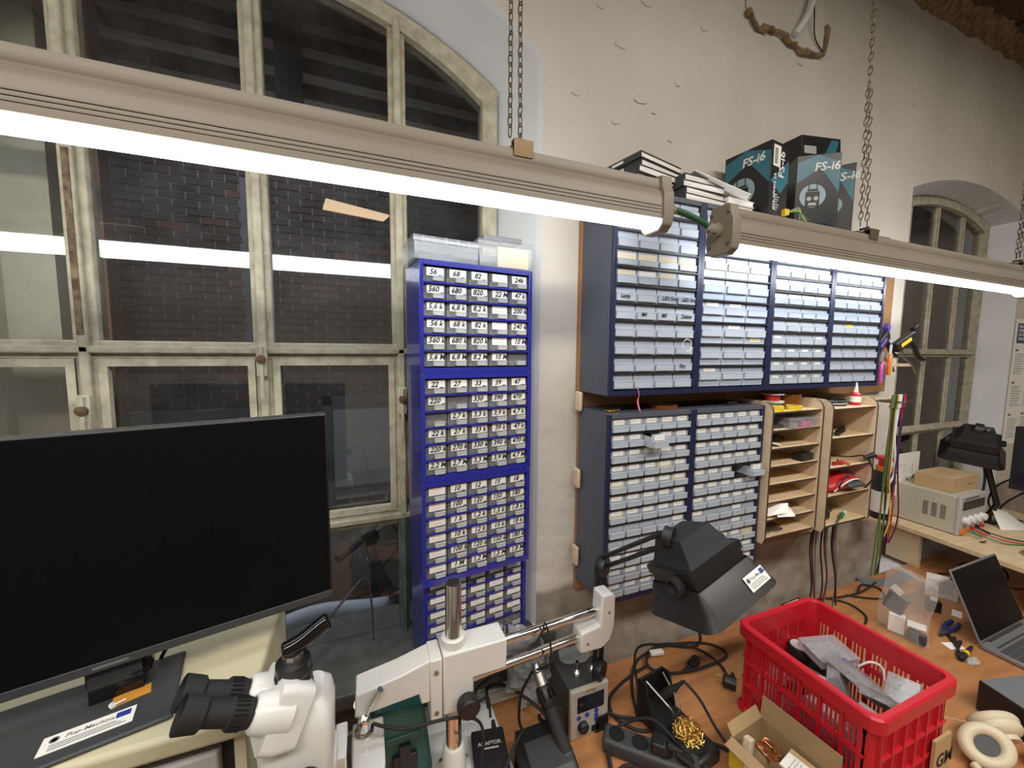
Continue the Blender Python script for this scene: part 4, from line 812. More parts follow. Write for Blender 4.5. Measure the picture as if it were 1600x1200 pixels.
for r in range(3):
    for c in range(4):
        x1 = -.842-c*.205; z1 = SZ-.058-r*.105
        d = wb_(MB().box(x1-.185, x1, -.222, -.200, z1-.085, z1), 'drawer', 'light_grey', sc_, bevel=.004)
        MB().box(x1-.172, x1-.035, -.2235, -.222, z1-.060, z1-.012).build('label_card', 'kraft' if (r+c) % 2 else 'cream_paper', d); MB().box(x1-.150, x1-.06, -.2242, -.2235, z1-.034, z1-.026).build('print', 'grey_ink', d); MB().box(x1-.180, x1-.01, -.232, -.222, z1-.083, z1-.068).build('handle', 'mid_grey', d)
A_ = .236
mn = thing('monitor', 'large black desktop monitor, switched off, on the cream shelf', 'monitor', (-.985, -.141, SZ), A_)
MB().box(-.335, .304, .0, .028, .066, .434).build('housing', 'black_plastic', mn, bevel=.003)
MB().box(-.331, .300, -.0012, .0006, .080, .430).build('screen', 'screen_black', mn)
MB().box(-.335, .304, -.0025, -.0002, .0655, .0795).build('bezel', 'dark_grey', mn, bevel=.001)
MB().box(-.03, .01, -.0028, -.0025, .0705, .0745).build('logo_print', 'mid_grey', mn)
MB().box(-.048, .030, .028, .055, .02, .25).build('neck', 'black_gloss', mn, bevel=.004); MB().box(-.040, .022, .010, .045, .007, .08).build('neck_foot', 'black_gloss', mn)
bs = MB().box(-.165, .068, -.078, .075, 0, .007).build('base', 'dark_grey', mn, bevel=.004)
sticker(mn, Matrix.Translation((-.075, -.058, .0072)), .095, .032)
MB().box(-.012, .032, -.012, .010, .0072, .0085, M=rotz(.12)).build('orange_tape', 'amber', mn)
MB().tube(sm([(.045, .06, .10), (.05, .062, .05), (.035, .065, .012)], 5), .003, 6).build('power_lead', 'black_matt', mn)
ty = thing('toy_screw', 'tiny white plastic screw lying on the monitor base', 'screw', (-.992, -.155, SZ+.0075))
MB().tube([(0, 0, .003), (.014, .006, .004)], .0014, 6).build('shaft', 'white_plastic', ty); MB().lathe([(0, 0), (.005, .001), (.005, .005), (0, .006)], (-.002, 0, .001), (.8, .2, .6), 10).build('head', 'white_plastic', ty)
tag(MB().tube(sm([(-1.30, -.20, SZ+.004), (-1.16, -.21, SZ+.004), (-1.09, -.225, SZ+.006), (-1.065, -.25, SZ-.01), (-1.075, -.26, SZ-.06), (-1.10, -.25, SZ-.12)], 7), .0045, 8).build('black_cable', 'black_matt', smooth=True), 'thick black cable looping over the front edge of the cream shelf', 'cable')

# ---- stereo microscope on its boom stand
BYY = -.060; CX = -.443
ms = thing('stereo_microscope', 'white stereo microscope with black eyepieces on a chrome boom stand', 'microscope', (CX, BYY, ZB))
pl = [(CX+.012+x*1.04, .0+y) for x, y in rrect(.135, .142, .035, 5)]
wb_(MB().prism(pl, ZB, ZB+.034, 'z'), 'base_plate', 'white_enamel', ms, bevel=.006, seg=3)
hump = []
for f, z in ((1.0, .033), (.98, .050), (.80, .062), (.42, .075)): hump.append([(CX+.01+x*f*.62, BYY+.03+y*f*.75-(1-f)*.025, ZB+z) for x, y in rrect(.135, .145, .045, 5)])
wb_(MB().loft(hump), 'base_casting', 'white_enamel', ms, smooth=True)
wb_(MB().lathe([(.050, .066), (.050, .078), (.030, .090), (.025, .150), (.022, .154)], (CX, BYY, ZB), n=28), 'column_foot', 'white_enamel', ms, smooth=True)
for a in (.6, 2.2, 3.8, 5.3): wb_(MB().cyl((CX+.042*math.cos(a), BYY+.042*math.sin(a), ZB+.078), (CX+.042*math.cos(a), BYY+.042*math.sin(a), ZB+.084), .005, n=10), 'foot_bolt', 'steel', ms)
wb_(MB().lathe([(.0185, .15), (.0185, .550), (.017, .553), (.0, .553)], (CX, BYY, ZB), n=28), 'column', 'chrome', ms, smooth=True)
wb_(MB().lathe([(.0155, .552), (.0155, .5545), (0, .5545)], (CX, BYY, ZB), n=24), 'column_cap', 'black_plastic', ms)
# clamp body on the column
wb_(MB().lathe([(.027, 0), (.027, .026)], (CX, BYY, -.505), n=28), 'clamp_collar', 'white_enamel', ms)
wb_(MB().prism([(CX-.030, -.640), (CX+.035, -.640), (CX+.040, -.600), (CX+.040, -.570), (CX+.120, -.570), (CX+.120, -.498), (CX-.030, -.498)], BYY-.032, BYY+.032), 'clamp_block', 'white_enamel', ms, bevel=.004)
wb_(MB().box(CX-.058, CX-.0315, BYY-.032, BYY+.032, -.645, -.502), 'slide_plate', 'white_enamel', ms, bevel=.003)
for z in (-.53, -.625): wb_(MB().cyl((CX-.045, BYY-.036, z), (CX-.045, BYY-.031, z), .005, n=12), 'screw', 'steel', ms)
wb_(MB().lathe([(.030, 0), (.018, -.03)], (CX, BYY, -.640), n=24), 'lower_collar', 'light_grey', ms)
kn = wb_(MB().lathe([(.012, 0), (.022, .004), (.024, .012), (.024, .026), (.020, .032), (0, .032)], (CX+.022, BYY-.034, -.615), (0, -1, 0), 26), 'clamp_knob', 'black_plastic', ms, smooth=True)
for i in range(26):
    a = 2*PI*i/26; MB().box(-.0012, .0012, -.0012, .0012, .010, .028, M=frame_from((CX+.022+.024*math.cos(a), BYY-.034, -.615+.024*math.sin(a)), (1, 0, 0), (0, -1, 0))).build('knurl', 'black_matt', kn)
# arm to the left
wb_(MB().prism([(-.655, -.585), (-.652, -.535), (-.565, -.520), (-.500, -.503), (-.500, -.600), (-.520, -.600), (-.525, -.575)], BYY-.028, BYY+.028), 'arm', 'white_enamel', ms, bevel=.003)
wb_(MB().box(-.499, -.476, BYY-.026, BYY+.026, -.640, -.520), 'rack_plate', 'light_grey', ms, bevel=.002)
wb_(MB().lathe([(.0, 0), (.010, .001), (.010, .004), (0, .004)], (-.490, BYY-.027, -.545), (0, -1, 0), 14), 'lock_screw', 'brass', ms)
# twin rods and end block on the right
for z, x1 in ((-.528, -.020), (-.590, -.085)): wb_(MB().cyl((CX+.02, BYY+(0 if z > -.55 else -.004), z-.004), (x1, BYY+.012, z+.006), .0105, n=20), 'rod', 'chrome', ms, smooth=True)
wb_(MB().prism([(-.110, -.615), (-.045, -.618), (-.018, -.600), (-.006, -.560), (-.006, -.478), (-.016, -.470), (-.048, -.470), (-.052, -.552), (-.110, -.560)], BYY-.012, BYY+.034), 'end_block', 'white_enamel', ms, bevel=.005, seg=3)
for x, z in ((-.026, -.520), (-.090, -.592)): wb_(MB().cyl((x, BYY-.0135, z), (x, BYY-.011, z), .004, n=12), 'screw', 'steel', ms)
# joint, lever, focus block
JX, JY = -.638, BYY
wb_(MB().lathe([(.020, -.66), (.020, -.645), (.014, -.643), (.014, -.585), (.020, -.580)], (JX, JY, 0), n=20), 'swivel_post', 'chrome', ms, smooth=True)
lv_ = wb_(MB().tube([(JX+.004, JY-.034, -.578), (JX+.034, JY-.045, -.520)], .006, 10, rr=[.0045, .0065]), 'lever', 'chrome', ms, smooth=True)
wb_(MB().lathe([(0, -.012), (.010, -.007), (.012, 0), (.010, .007), (0, .012)], (JX, JY-.036, -.585), n=14), 'lever_ball', 'chrome', ms, smooth=True)
FX, FY = -.632, -.115
wb_(MB().prism([(FX-.03, FY-.045), (FX+.028, FY-.045), (FX+.034, FY-.02), (FX+.034, FY+.085), (FX-.03, FY+.085)], -.76, -.650, 'z'), 'focus_block', 'white_enamel', ms, bevel=.004)
wb_(MB().box(FX-.058, FX-.036, FY-.045, FY+.03, -.80, -.585), 'focus_slide', 'white_enamel', ms, bevel=.003)
wb_(MB().box(FX-.038, FX-.028, FY-.03, FY+.01, -.76, -.60), 'dovetail', 'black_plastic', ms)
wb_(MB().lathe([(.016, 0), (.030, .006), (.033, .02), (.033, .034), (.026, .040), (.024, .038), (0, .036)], (FX+.002, FY-.046, -.705), (0, -1, 0), 26), 'focus_knob', 'black_plastic', ms, smooth=True)
wb_(MB().box(-.735, FX-.05, -.20, FY-.02, -.60, -.545, M=None), 'head_bracket', 'white_enamel', ms, bevel=.006)
# optical head
HX, HY, HZ = -.728, -.245, -.425
rings = []
for z, hx, hy, ox in ((-.13, .030, .030, .0), (-.085, .036, .036, 0), (-.06, .048, .044, 0), (.03, .050, .046, 0), (.055, .046, .040, .0), (.068, .036, .032, 0)): rings.append([(HX+ox+x, HY+y, HZ+z) for x, y in rrect(hx, hy, .014, 4)])
wb_(MB().loft(rings), 'head_body', 'white_enamel', ms, smooth=True)
wb_(MB().lathe([(.0, 0), (.012, .0), (.019, .004), (.021, .012), (.021, .026), (.018, .032), (0, .032)], (HX+.012, HY-.044, HZ-.035), (.15, -1, 0), 24), 'zoom_knob', 'black_plastic', ms, smooth=True)
# trinocular port and camera
TX, TZ = HX-.004, HZ+.068
wb_(MB().lathe([(.028, 0), (.026, .016), (.024, .018), (.026, .020), (.026, .034), (.023, .036), (.025, .040), (.024, .052), (.013, .054), (.013, .064)], (TX, HY, TZ), n=26), 'photo_port', 'black_plastic', ms, smooth=True)
wb_(MB().lathe([(.014, .053), (.014, .066)], (TX, HY, TZ), n=20), 'port_ring', 'steel', ms)
wb_(MB().tube(sm([(TX-.012, HY, TZ+.070), (TX+.012, HY+.002, TZ+.078), (TX+.042, HY+.006, TZ+.096), (TX+.05, HY+.007, TZ+.100)], 5), .012, 12, rr=[.011]+[.0125]*14+[.008]), 'camera', 'black_gloss', ms, smooth=True)
wb_(MB().tube(sm([(TX+.05, HY+.007, TZ+.100), (TX+.075, HY+.02, TZ+.122), (TX+.105, HY+.08, TZ+.115), (TX+.115, HY+.15, TZ+.02), (TX+.118, HY+.19, TZ-.09)], 7), .002, 6), 'camera_cable', 'black_matt', ms)
# binocular housing and the two eyepieces
ax = Vector((-.85, -.20, .47)).normalized(); side = Vector((.05, -.93, .35)); side = (side-ax*side.dot(ax)).normalized(); upv = side.cross(ax); upv = upv if upv.z > 0 else -upv
c0 = Vector((-.752, -.258, -.362))
wb_(MB().loft([[tuple(c0+ax*s+side*x+upv*y) for x, y in rrect(hx, hy, .012, 4)] for s, hx, hy in ((-.03, .045, .040), (.0, .050, .044), (.018, .050, .042))]), 'binocular_housing', 'white_enamel', ms, smooth=True)
for k, off in ((0, .029), (1, -.031)):
    b0 = c0+ax*.012+side*off+upv*.004
    wb_(MB().lathe([(.026, -.02), (.027, .010), (.024, .026), (.020, .030)], b0, ax, 24), 'eye_tube', 'white_enamel', ms, smooth=True)
    e = wb_(MB().lathe([(.017, .028), (.0175, .034), (.0185, .036), (.0185, .058), (.016, .060), (.0155, .086), (.0205, .090), (.0225, .114), (.0215, .115), (.0185, .094), (.012, .093), (.012, .090), (0, .090)], b0, ax, 26), 'eyepiece', 'black_matt', ms, smooth=True)
    wb2 = MB()
    for i in range(22):
        a = 2*PI*i/22; q = b0+ax*.040+.0187*(math.cos(a)*side+math.sin(a)*upv); wb2.box(-.0012, .0012, -.0010, .0010, 0, .016, M=frame_from(q, side, ax))
    wb2.build('knurling', 'black_plastic', e)
    wb_(MB().lathe([(.0172, .029), (.0178, .029), (.0178, .031), (.0172, .031), (.0172, .029)], b0, ax, 24), 'ring', 'steel', ms)

# ---- spray can behind, green case, bags
can = thing('spray_can', 'spray can with bright red nozzle standing on the window sill behind the microscope', 'can', (-.825, .135, -.6934))
MB().lathe([(.028, 0), (.030, .004), (.030, .112), (.024, .124), (.016, .128)], n=26).build('body', 'steel', can, smooth=True); MB().lathe([(.0303, .02), (.0303, .098)], n=26).build('label_band', 'white_paper', can)
MB().lathe([(.016, .128), (.016, .139), (.009, .141), (.009, .150), (0, .151)], n=20).build('nozzle', 'bright_red', can, smooth=True)
text('Ho', .022, 'ink', can, (-.006, -.0312, .068), bold=.0004)
gc = thing('tool_case', 'dark green plastic tool case with black latches behind the microscope column', 'case', (-.560, .02, ZB))
MB().prism([(-.065, 0), (.062, 0), (.075, .05), (.055, .235), (-.055, .255), (-.075, .12)], -.045, .058).build('shell', 'case_green', gc, bevel=.010, seg=3)
MB().box(-.02, .035, -.058, -.045, .10, .14).build('latch', 'black_plastic', gc, bevel=.003); MB().box(-.005, .02, -.060, -.045, .07, .165).build('latch_strap', 'black_plastic', gc, bevel=.002)
MB().tube(sm([(-.05, 0, .25), (-.03, 0, .275), (.03, 0, .27), (.05, 0, .235)], 5), .008, 8).build('handle', 'black_plastic', gc, smooth=True); MB().box(-.045, .045, -.050, -.044, .165, .185).build('rib', 'case_green', gc, bevel=.003)
def crumple(name, label, cat, loc, sx, sy, sz, m, seed, nu=22, nv=12):
    r = random.Random(seed); ph = [(r.uniform(2, 9), r.uniform(0, 6), r.uniform(2, 9)) for _ in range(6)]
    def f(u, v):
        a = 2*PI*u; b = PI*v; w_ = 1+sum(.10*math.sin(p*a*.5+q+s*b) for p, q, s in ph)
        return (sx*w_*math.sin(b)*math.cos(a), sy*w_*math.sin(b)*math.sin(a), max(0, sz*(1+w_*math.cos(b))*.5))
    o = MB().grid(f, nu, nv).build(name, m, loc=loc); return tag(o, label, cat)
crumple('plastic_bag', 'crumpled milky plastic bag by the window corner behind the hot air station', 'bag', (-.165, .12, ZB), .075, .040, .19, 'milky_film', 4)
crumple('plastic_wrap', 'crumpled clear plastic wrap on top of the hot air station', 'wrap', (-.045, .075, -.7595), .042, .034, .016, 'clear_film', 8)
crumple('plastic_bag', 'clear plastic bag of spare parts at the foot of the blue cabinet stack', 'bag', (-.235, .075, -.7), .055, .020, .085, 'clear_plastic', 12)
bx1 = thing('storage_box', 'clear plastic box with translucent lid on the left top of the blue stack', 'box', (-.505, .055, .3855), .12)
def clearbox(t, w, d, h, lab=False):
    b = MB(); b.box(0, w, 0, d, 0, .0015); b.box(0, w, 0, .0015, .0015, h); b.box(0, w, d-.0015, d, .0015, h); b.box(0, .0015, .0015, d-.0015, .0015, h); b.box(w-.0015, w, .0015, d-.0015, .0015, h); b.build('tray', 'clear_plastic', t)
    l = MB().box(-.003, w+.003, -.003, d+.003, h, h+.004); l.box(-.003, w+.003, -.003, -.001, h-.010, h); l.build('lid', 'clear_plastic', t, bevel=.001)
    for k in range(5): MB().box(w*(.1+.18*k), w*(.13+.18*k), -.0045, -.003, h-.012, h+.003).build('rib', 'clear_plastic', t)
clearbox(bx1, .160, .135, .050); MB().box(.01, .10, .01, .11, .002, .016).build('contents', 'parts_light', bx1)
bx2 = thing('storage_box', 'clear plastic box with a cream paper label on the right top of the blue stack', 'box', (-.340, .088, .3855), .06)
clearbox(bx2, .150, .130, .068); MB().box(.05, .140, -.0012, -.0004, .004, .056).build('label_card', 'cream_paper', bx2); MB().box(.01, .13, .02, .11, .002, .035).build('contents', 'parts_dark', bx2)
tag(MB().box(0, .11, 0, .08, 0, .012).build('flat_case', 'mid_grey', loc=(-.325, .10, .4590), rot=(0, 0, .05), bevel=.002), 'flat grey case lying on the labelled clear box', 'case')

# ---- hot air station, soldering station, adaptor
hs = thing('hot_air_station', 'grey rework station with beige front panel and blue buttons', 'station', (-.112, -.035, ZB))
MB().box(0, .118, .012, .180, .004, .145).build('case', 'dark_grey', hs, bevel=.003)
MB().box(-.002, .120, 0, .014, .002, .147).build('front_panel', 'station_beige', hs, bevel=.004)
for x in (.01, .10): MB().box(x-.008, x+.008, .02, .17, 0, .004).build('foot', 'black_matt', hs)
MB().box(.018, .104, -.002, .0, .080, .128).build('display', 'lcd', hs, bevel=.001)
for x, z in ((.024, .066), (.050, .068), (.080, .072), (.080, .058), (.080, .046)): MB().lathe([(.0065, 0), (.006, .003), (0, .003)], (x, .0005, z), (0, -1, 0), 12).build('button', 'button_blue', hs)
MB().lathe([(.016, 0), (.015, .012), (.013, .014), (0, .014)], (.036, .0005, .038), (0, -1, 0), 20).build('dial', 'black_plastic', hs, smooth=True); MB().box(.066, .088, -.003, .0, .012, .028).build('switch', 'black_gloss', hs)
text('ATTEN', .010, 'ink', hs, (.045, -.0003, .133), bold=.0002)
for x, y, lab in ((.045, .050, 'steel hot air nozzle on the station, left of two'), (.095, .048, 'steel hot air nozzle on the station, right of two')):
    nz = thing('nozzle', lab, 'nozzle', (-.112+x, -.035+y, ZB+.1452), group='spare nozzles'); MB().lathe([(.013, 0), (.013, .012), (.009, .016), (.005, .020), (.005, .042), (.004, .042), (.004, .02)], n=18).build('body', 'steel', nz, smooth=True); MB().lathe([(.0135, .004), (.0135, .008)], n=18).build('ring', 'chrome', nz)
ss = thing('soldering_station', 'black soldering station with red display in front of the rework station', 'station', (-.283, -.215, ZB))
MB().prism([(0, 0), (.175, 0), (.175, .105), (.12, .125), (.06, .110), (0, .075)], 0, .115, 'x').build('case', 'black_plastic', ss, bevel=.005)
fm = frame_from((.012, .004, .0795), (1, 0, 0), (0, -.50, .86))
MB().box(0, .092, 0, .060, 0, .0012, M=fm).build('panel', 'dark_grey', ss); MB().box(.036, .070, .036, .054, .0012, .002, M=fm).build('display', 'lcd', ss)
MB().box(.008, .024, .040, .054, .0012, .002, M=fm).build('red_logo', 'led_red', ss); MB().box(.028, .034, .047, .053, .0012, .002, M=fm).build('red_dot', 'led_red', ss)
for x in (.042, .060): MB().lathe([(.0075, 0), (.007, .003), (0, .003)], fm @ Vector((x, .018, .0012)), (0, -.5, .86), 14).build('button', 'light_grey', ss)
gn = thing('hot_air_gun', 'black hot air handpiece with steel nozzle leaning in its cradle', 'heat gun', (-.203, 0, ZB))
ga, gb_ = Vector((-.206, .005, -.672)), Vector((-.178, -.165, -.835)); gd_ = (gb_-ga)
def gp(t): return tuple(ga+gd_*t-Vector((-.203, 0, ZB)))
gdn = gd_.normalized(); L_ = gd_.length
MB().lathe([(.010, 0), (.011, .02), (.016, .024), (.016, .055)], gp(0), gdn, 20).build('nozzle', 'steel', gn, smooth=True)
MB().lathe([(.019, .052), (.021, .056), (.021, .095), (.018, .10)], gp(0), gdn, 22).build('collar', 'black_plastic', gn, smooth=True)
MB().lathe([(.017, .098), (.0165, .15), (.019, .19), (.018, L_-.02), (.012, L_)], gp(0), gdn, 22).build('handle', 'black_matt', gn, smooth=True)
for k in range(5): MB().lathe([(.0195, .19+.009*k), (.0200, .193+.009*k), (.0195, .196+.009*k)], gp(0), gdn, 20).build('grip_ring', 'dark_grey', gn)
for k in range(8): a = 2*PI*k/8; q = Vector(gp(0))+gdn*.062+.0213*(Vector((0, 0, 1)).cross(gdn).normalized()*math.cos(a)+gdn.cross(Vector((0, 0, 1)).cross(gdn)).normalized()*math.sin(a)); MB().box(-.003, .003, -.001, .001, 0, .022, M=frame_from(q, Vector((0, 0, 1)).cross(gdn), gdn)).build('vent_slot', 'black_gloss', gn)
cr = thing('gun_cradle', 'black plastic cradle holding the hot air handpiece', 'holder', (-.165, -.045, ZB))
MB().prism([(-.018, 0), (.018, 0), (.022, .12), (.012, .14), (-.012, .14), (-.022, .12)], -.012, .012).build('post', 'black_plastic', cr, bevel=.003); MB().tube([(-.03+.026*math.cos(a*PI/8), -.014, .145+.026*math.sin(a*PI/8)) for a in range(-8, 3)], .005, 8).build('hook', 'black_plastic', cr)
ad = thing('power_adaptor', 'black power adaptor brick lying on the microscope base', 'adaptor', (-.352, -.055, ZB+.0625), -.16)
MB().box(-.042, .042, -.075, .055, 0, .034).build('body', 'black_plastic', ad, bevel=.004); text('ADAPTOR', .0125, 'light_grey', ad, (-.028, .012, .0345), rot=(0, 0, 0), bold=.0004); MB().box(-.018, .022, .002, .006, .034, .0345).build('print', 'light_grey', ad)
MB().tube([(.02, .055, .018), (.021, .085, .020)], .006, 8, rr=[.008, .005]).build('strain_relief', 'black_matt', ad)
def cable(label, pts, r, m='black_matt', name='cable', k=8, group='loose cables on the bench'):
    return tag(MB().tube(sm(pts, k), r, 7).build(name, m, smooth=True), label, 'cable', group)
z1 = ZB+.006
cable('black lead running from the power adaptor up past the steel column', [(-.322, .035, ZB+.085), (-.325, .05, ZB+.13), (-.36, .02, ZB+.16), (-.372, -.005, ZB+.22), (-.34, -.03, ZB+.27), (-.30, -.02, ZB+.33), (-.29, .0, ZB+.37)], .0035)
cable('thin black lead hooked over the chrome rods', [(-.245, -.075, -.555), (-.225, -.078, -.515), (-.212, -.066, -.507), (-.205, -.078, -.54), (-.205, -.084, -.60), (-.215, -.03, -.66)], .003)
cable('black lead from the microscope arm down to the base', [(-.62, -.096, -.600), (-.56, -.105, -.625), (-.47, -.11, -.63), (-.41, -.11, -.65), (-.385, -.105, -.70), (-.39, -.115, -.80), (-.375, -.15, -.835), (-.40, -.22, -.86)], .0035)
cable('black lead drooping over the front of the microscope base', [(-.20, -.02, ZB+.06), (-.27, -.06, ZB+.115), (-.36, -.14, ZB+.105), (-.42, -.18, ZB+.10), (-.46, -.24, ZB+.05), (-.48, -.30, ZB+.01)], .0038)
cable('thick black lead lying along the bench behind the adaptor', [(-.32, .06, ZB+.09), (-.30, .13, ZB+.08), (-.24, .135, ZB+.062), (-.17, .05, ZB+.045), (-.15, .0, ZB+.02)], .0045)
cable('black air hose curling from the hot air handpiece to the station', [(-.178, -.165, -.835), (-.165, -.22, -.87), (-.11, -.22, ZB+.01), (-.06, -.15, ZB+.01), (-.02, -.075, ZB+.012), (.02, -.10, ZB+.01)], .006)
cable('black lead crossing from the soldering station towards the power strip', [(-.17, -.16, z1), (-.09, -.17, z1), (-.01, -.14, z1), (.05, -.20, z1), (.12, -.26, z1)], .004)
cable('black lead behind the hot air handpiece', [(-.21, .01, -.70), (-.235, .03, -.78), (-.24, .02, -.86), (-.20, -.01, ZB+.01), (-.14, -.07, ZB+.006)], .004)
# ---- magnifier lamp (near)
def magnifier(label, C, u, a, k, pole, lens=True):
    u = Vector(u).normalized(); a = Vector(a); a = (a-u*a.dot(u)).normalized(); v = a.cross(u); C = Vector(C)
    t = thing('magnifier_lamp', label, 'magnifier lamp', pole[0], group='magnifier lamps')
    def ring(hu, hv, s, r=.012, du=0, dv=0): return [tuple(C+u*(x+du*k)+v*(y+dv*k)+a*s*k) for x, y in rrect(hu*k, hv*k, r*k, 4)]
    wb_(MB().loft([ring(.062, .052, -.085, .004), ring(.080, .070, -.035, .004), ring(.094, .082, -.012, .004)]), 'back_cover', 'black_matt', t)
    wb_(MB().loft([ring(.105, .090, -.018, .006), ring(.105, .090, .004, .006), ring(.100, .086, .004, .006), ring(.100, .086, .034, .006)]), 'frame', 'black_plastic', t)
    wb_(MB().loft([ring(.106, .092, .030, .010), ring(.112, .098, .040, .014), ring(.124, .114, .075, .03), ring(.146, .128, .112, .04), ring(.142, .124, .112, .04), ring(.100, .088, .045, .01)], caps=False), 'apron', 'black_plastic', t, smooth=True)
    wb_(MB().lathe([(.012, 0), (.021, .004), (.021, .022), (.016, .024), (.012, .012), (0, .012)], C-u*.100*k+a*.020*k+v*.02, -u*.6+v*.0-a*.05, 18), 'tilt_knob', 'black_matt', t, smooth=True)
    wb_(MB().box(-.022*k, .022*k, -.010*k, .010*k, 0, .020*k, M=frame_from(C+u*.105*k-a*.01*k, v, u)), 'switch_box', 'black_plastic', t, bevel=.002)
    if lens: wb_(MB().box(-.012, .012, -.004, .004, 0, .0006, M=frame_from(C-v*.0905*k+u*(-.06)*k-a*.004, u, -v)), 'name_plate', 'white_paper', t)
    return t, u, v, a, C
mg, u_, v_, a_, C_ = magnifier('black rectangular magnifier lamp on a jointed arm in front of the drawer cabinets', (.085, -.235, -.305), (.95, .10, .26), (.26, -.34, -.90), 0.79, ((-.012, -.005, ZB),))
PX, PY = -.012, -.008
wb_(MB().box(PX-.022, PX+.022, PY-.03, PY+.02, ZB, ZB+.05), 'bench_clamp', 'black_plastic', mg, bevel=.003)
wb_(MB().cyl((PX, PY, ZB+.05), (PX, PY, ZB+.19), .009, n=14), 'post', 'black_plastic', mg)
for z in (ZB+.17, -.425): wb_(MB().lathe([(.026, -.012), (.027, -.010), (.027, .010), (.026, .012)], (PX, PY-.008, z), (.5, -.85, 0), 24), 'joint_disc', 'black_plastic', mg, smooth=True)
for d in (-.010, .010): wb_(MB().box(PX+d-.003, PX+d+.003, PY-.008, PY+.008, ZB+.17, -.425), 'lower_arm_bar', 'black_plastic', mg)
e0, e1 = Vector((PX, PY, -.420)), C_-a_*.070-u_*.04
for d in (-.016, .016):
    q0, q1 = e0+Vector((0, 0, d)), e1+Vector((0, 0, d)); wb_(MB().tube([q0, q1], .006, 6), 'upper_arm_bar', 'black_plastic', mg)
wb_(MB().lathe([(.024, -.010), (.024, .010)], e1, (.5, -.85, 0), 22), 'joint_disc', 'black_plastic', mg, smooth=True)
MSTK = frame_from(C_+u_*.026+v_*(.1185*.79+.0045)+a_*(.092*.79), u_, v_*.923-a_*.385)
sk = sticker(mg, Matrix.Translation(-mg.location) @ MSTK, .062, .030)
wb_(MB().tube(sm([C_-u_*.07+a_*.09, C_-u_*.075+a_*.13+Vector((0, 0, -.03)), Vector((.05, -.10, -.62)), Vector((.09, -.06, -.80)), Vector((.10, -.05, ZB+.008))], 7), .0032, 6), 'power_lead', 'black_matt', mg)
# ================================================================ middle and right of the bench
# ---- coil of lamp cable with plugs
cable('black mains cable lying in wide loops on the bench', [(.105, -.05, z1), (.16, .05, z1), (.25, .13, z1), (.40, .145, z1), (.54, .10, z1), (.55, .03, z1+.006), (.42, .02, z1+.007), (.30, .05, z1), (.26, .10, z1+.007), (.36, .15, z1+.009), (.47, .09, z1+.009), (.50, .01, z1), (.46, -.06, z1)], .0045)
cable('black lead winding from the coil towards the iron holder', [(.26, .09, z1+.010), (.17, .08, z1), (.07, .04, z1), (.045, -.02, z1), (.09, -.08, z1), (.17, -.09, z1), (.22, -.07, z1)], .0045)
pg = thing('mains_plug', 'black mains plug with two brass pins lying on the bench', 'plug', (.46, -.065, ZB+.018), 2.2)
MB().lathe([(.018, -.012), (.020, 0), (.020, .020), (.014, .026)], (0, 0, 0), (1, 0, 0), 18).build('body', 'black_plastic', pg, smooth=True); MB().tube([(0, -.02, 0), (0, -.045, 0)], .010, 10, rr=[.012, .005]).build('cable_end', 'black_plastic', pg)
for s in (-1, 1): MB().cyl((.026, 0, .009*s), (.045, 0, .009*s), .0022, n=8).build('pin', 'brass', pg)
cnx = thing('kettle_plug', 'black kettle lead connector lying inside the cable loop', 'plug', (.415, .045, ZB+.0135), .35)
MB().prism([(-.025, -.012), (.02, -.013), (.025, -.008), (.025, .008), (.02, .013), (-.025, .012)], -.012, .012, 'z').build('body', 'black_plastic', cnx, bevel=.003); MB().tube([(-.025, 0, 0), (-.06, .01, -.004)], .006, 8, rr=[.008, .0045]).build('cable_end', 'black_matt', cnx)
ct = thing('cable_tag', 'white plastic tag wrapped round the looped mains cable', 'tag', (.325, .125, ZB+.006)); MB().box(-.026, .026, -.009, .009, 0, .016).build('sleeve', 'white_plastic', ct, bevel=.004, rot=(0, 0, -.2))
# ---- soldering iron holder with brass wool
hd = thing('iron_holder', 'black soldering iron holder with a ball of brass wool', 'holder', (.172, -.120, ZB), .12); hd.scale = (1.25, 1.25, 1.25)
MB().prism([(-.042, -.085), (.040, -.085), (.046, -.02), (.040, .075), (-.042, .075), (-.048, -.02)], 0, .030, 'z').build('base', 'black_plastic', hd, bevel=.008)
b = MB(); b.prism([(-.085+.115, .03), (.075, .03), (.075, .095), (.05, .10)], -.042, -.037, 'x'); b.prism([(.03, .03), (.075, .03), (.075, .095), (.05, .10)], .035, .040, 'x'); b.box(-.037, .035, .070, .075, .03, .095); b.build('iron_guard', 'black_plastic', hd, bevel=.001)
MB().lathe([(.036, .03), (.038, .034), (.034, .040)], (-.002, -.035, 0), n=24).build('wool_cup', 'black_plastic', hd, smooth=True)
wr = random.Random(2)
for k in range(60):
    pts = []
    for j in range(9):
        th, ph = wr.uniform(0, 2*PI), math.acos(wr.uniform(-.2, 1)); r_ = wr.uniform(.6, 1)
        pts.append((-.002+.034*r_*math.sin(ph)*math.cos(th), -.035+.034*r_*math.sin(ph)*math.sin(th), .036+.034*r_*math.cos(ph)))
    MB().tube(sm(pts, 4), .0007, 4).build('wool_strand', 'brass_wool', hd)
for x in (-.028, .026): MB().tube(sm([(x, .06, .095), (x*.8, .035, .085), (x*.5, .0, .070), (x*.2, .0, .05)], 4), .0022, 6).build('wire_arm', 'steel', hd)
ir = thing('soldering_iron', 'black soldering iron handle resting in the holder', 'iron', (.182, -.070, ZB+.078))
MB().lathe([(.006, -.02), (.012, -.015), (.013, .02), (.010, .035), (.006, .055), (.0045, .075)], (0, 0, 0), (.35, -.35, .62), 16).build('handle', 'black_matt', ir, smooth=True)
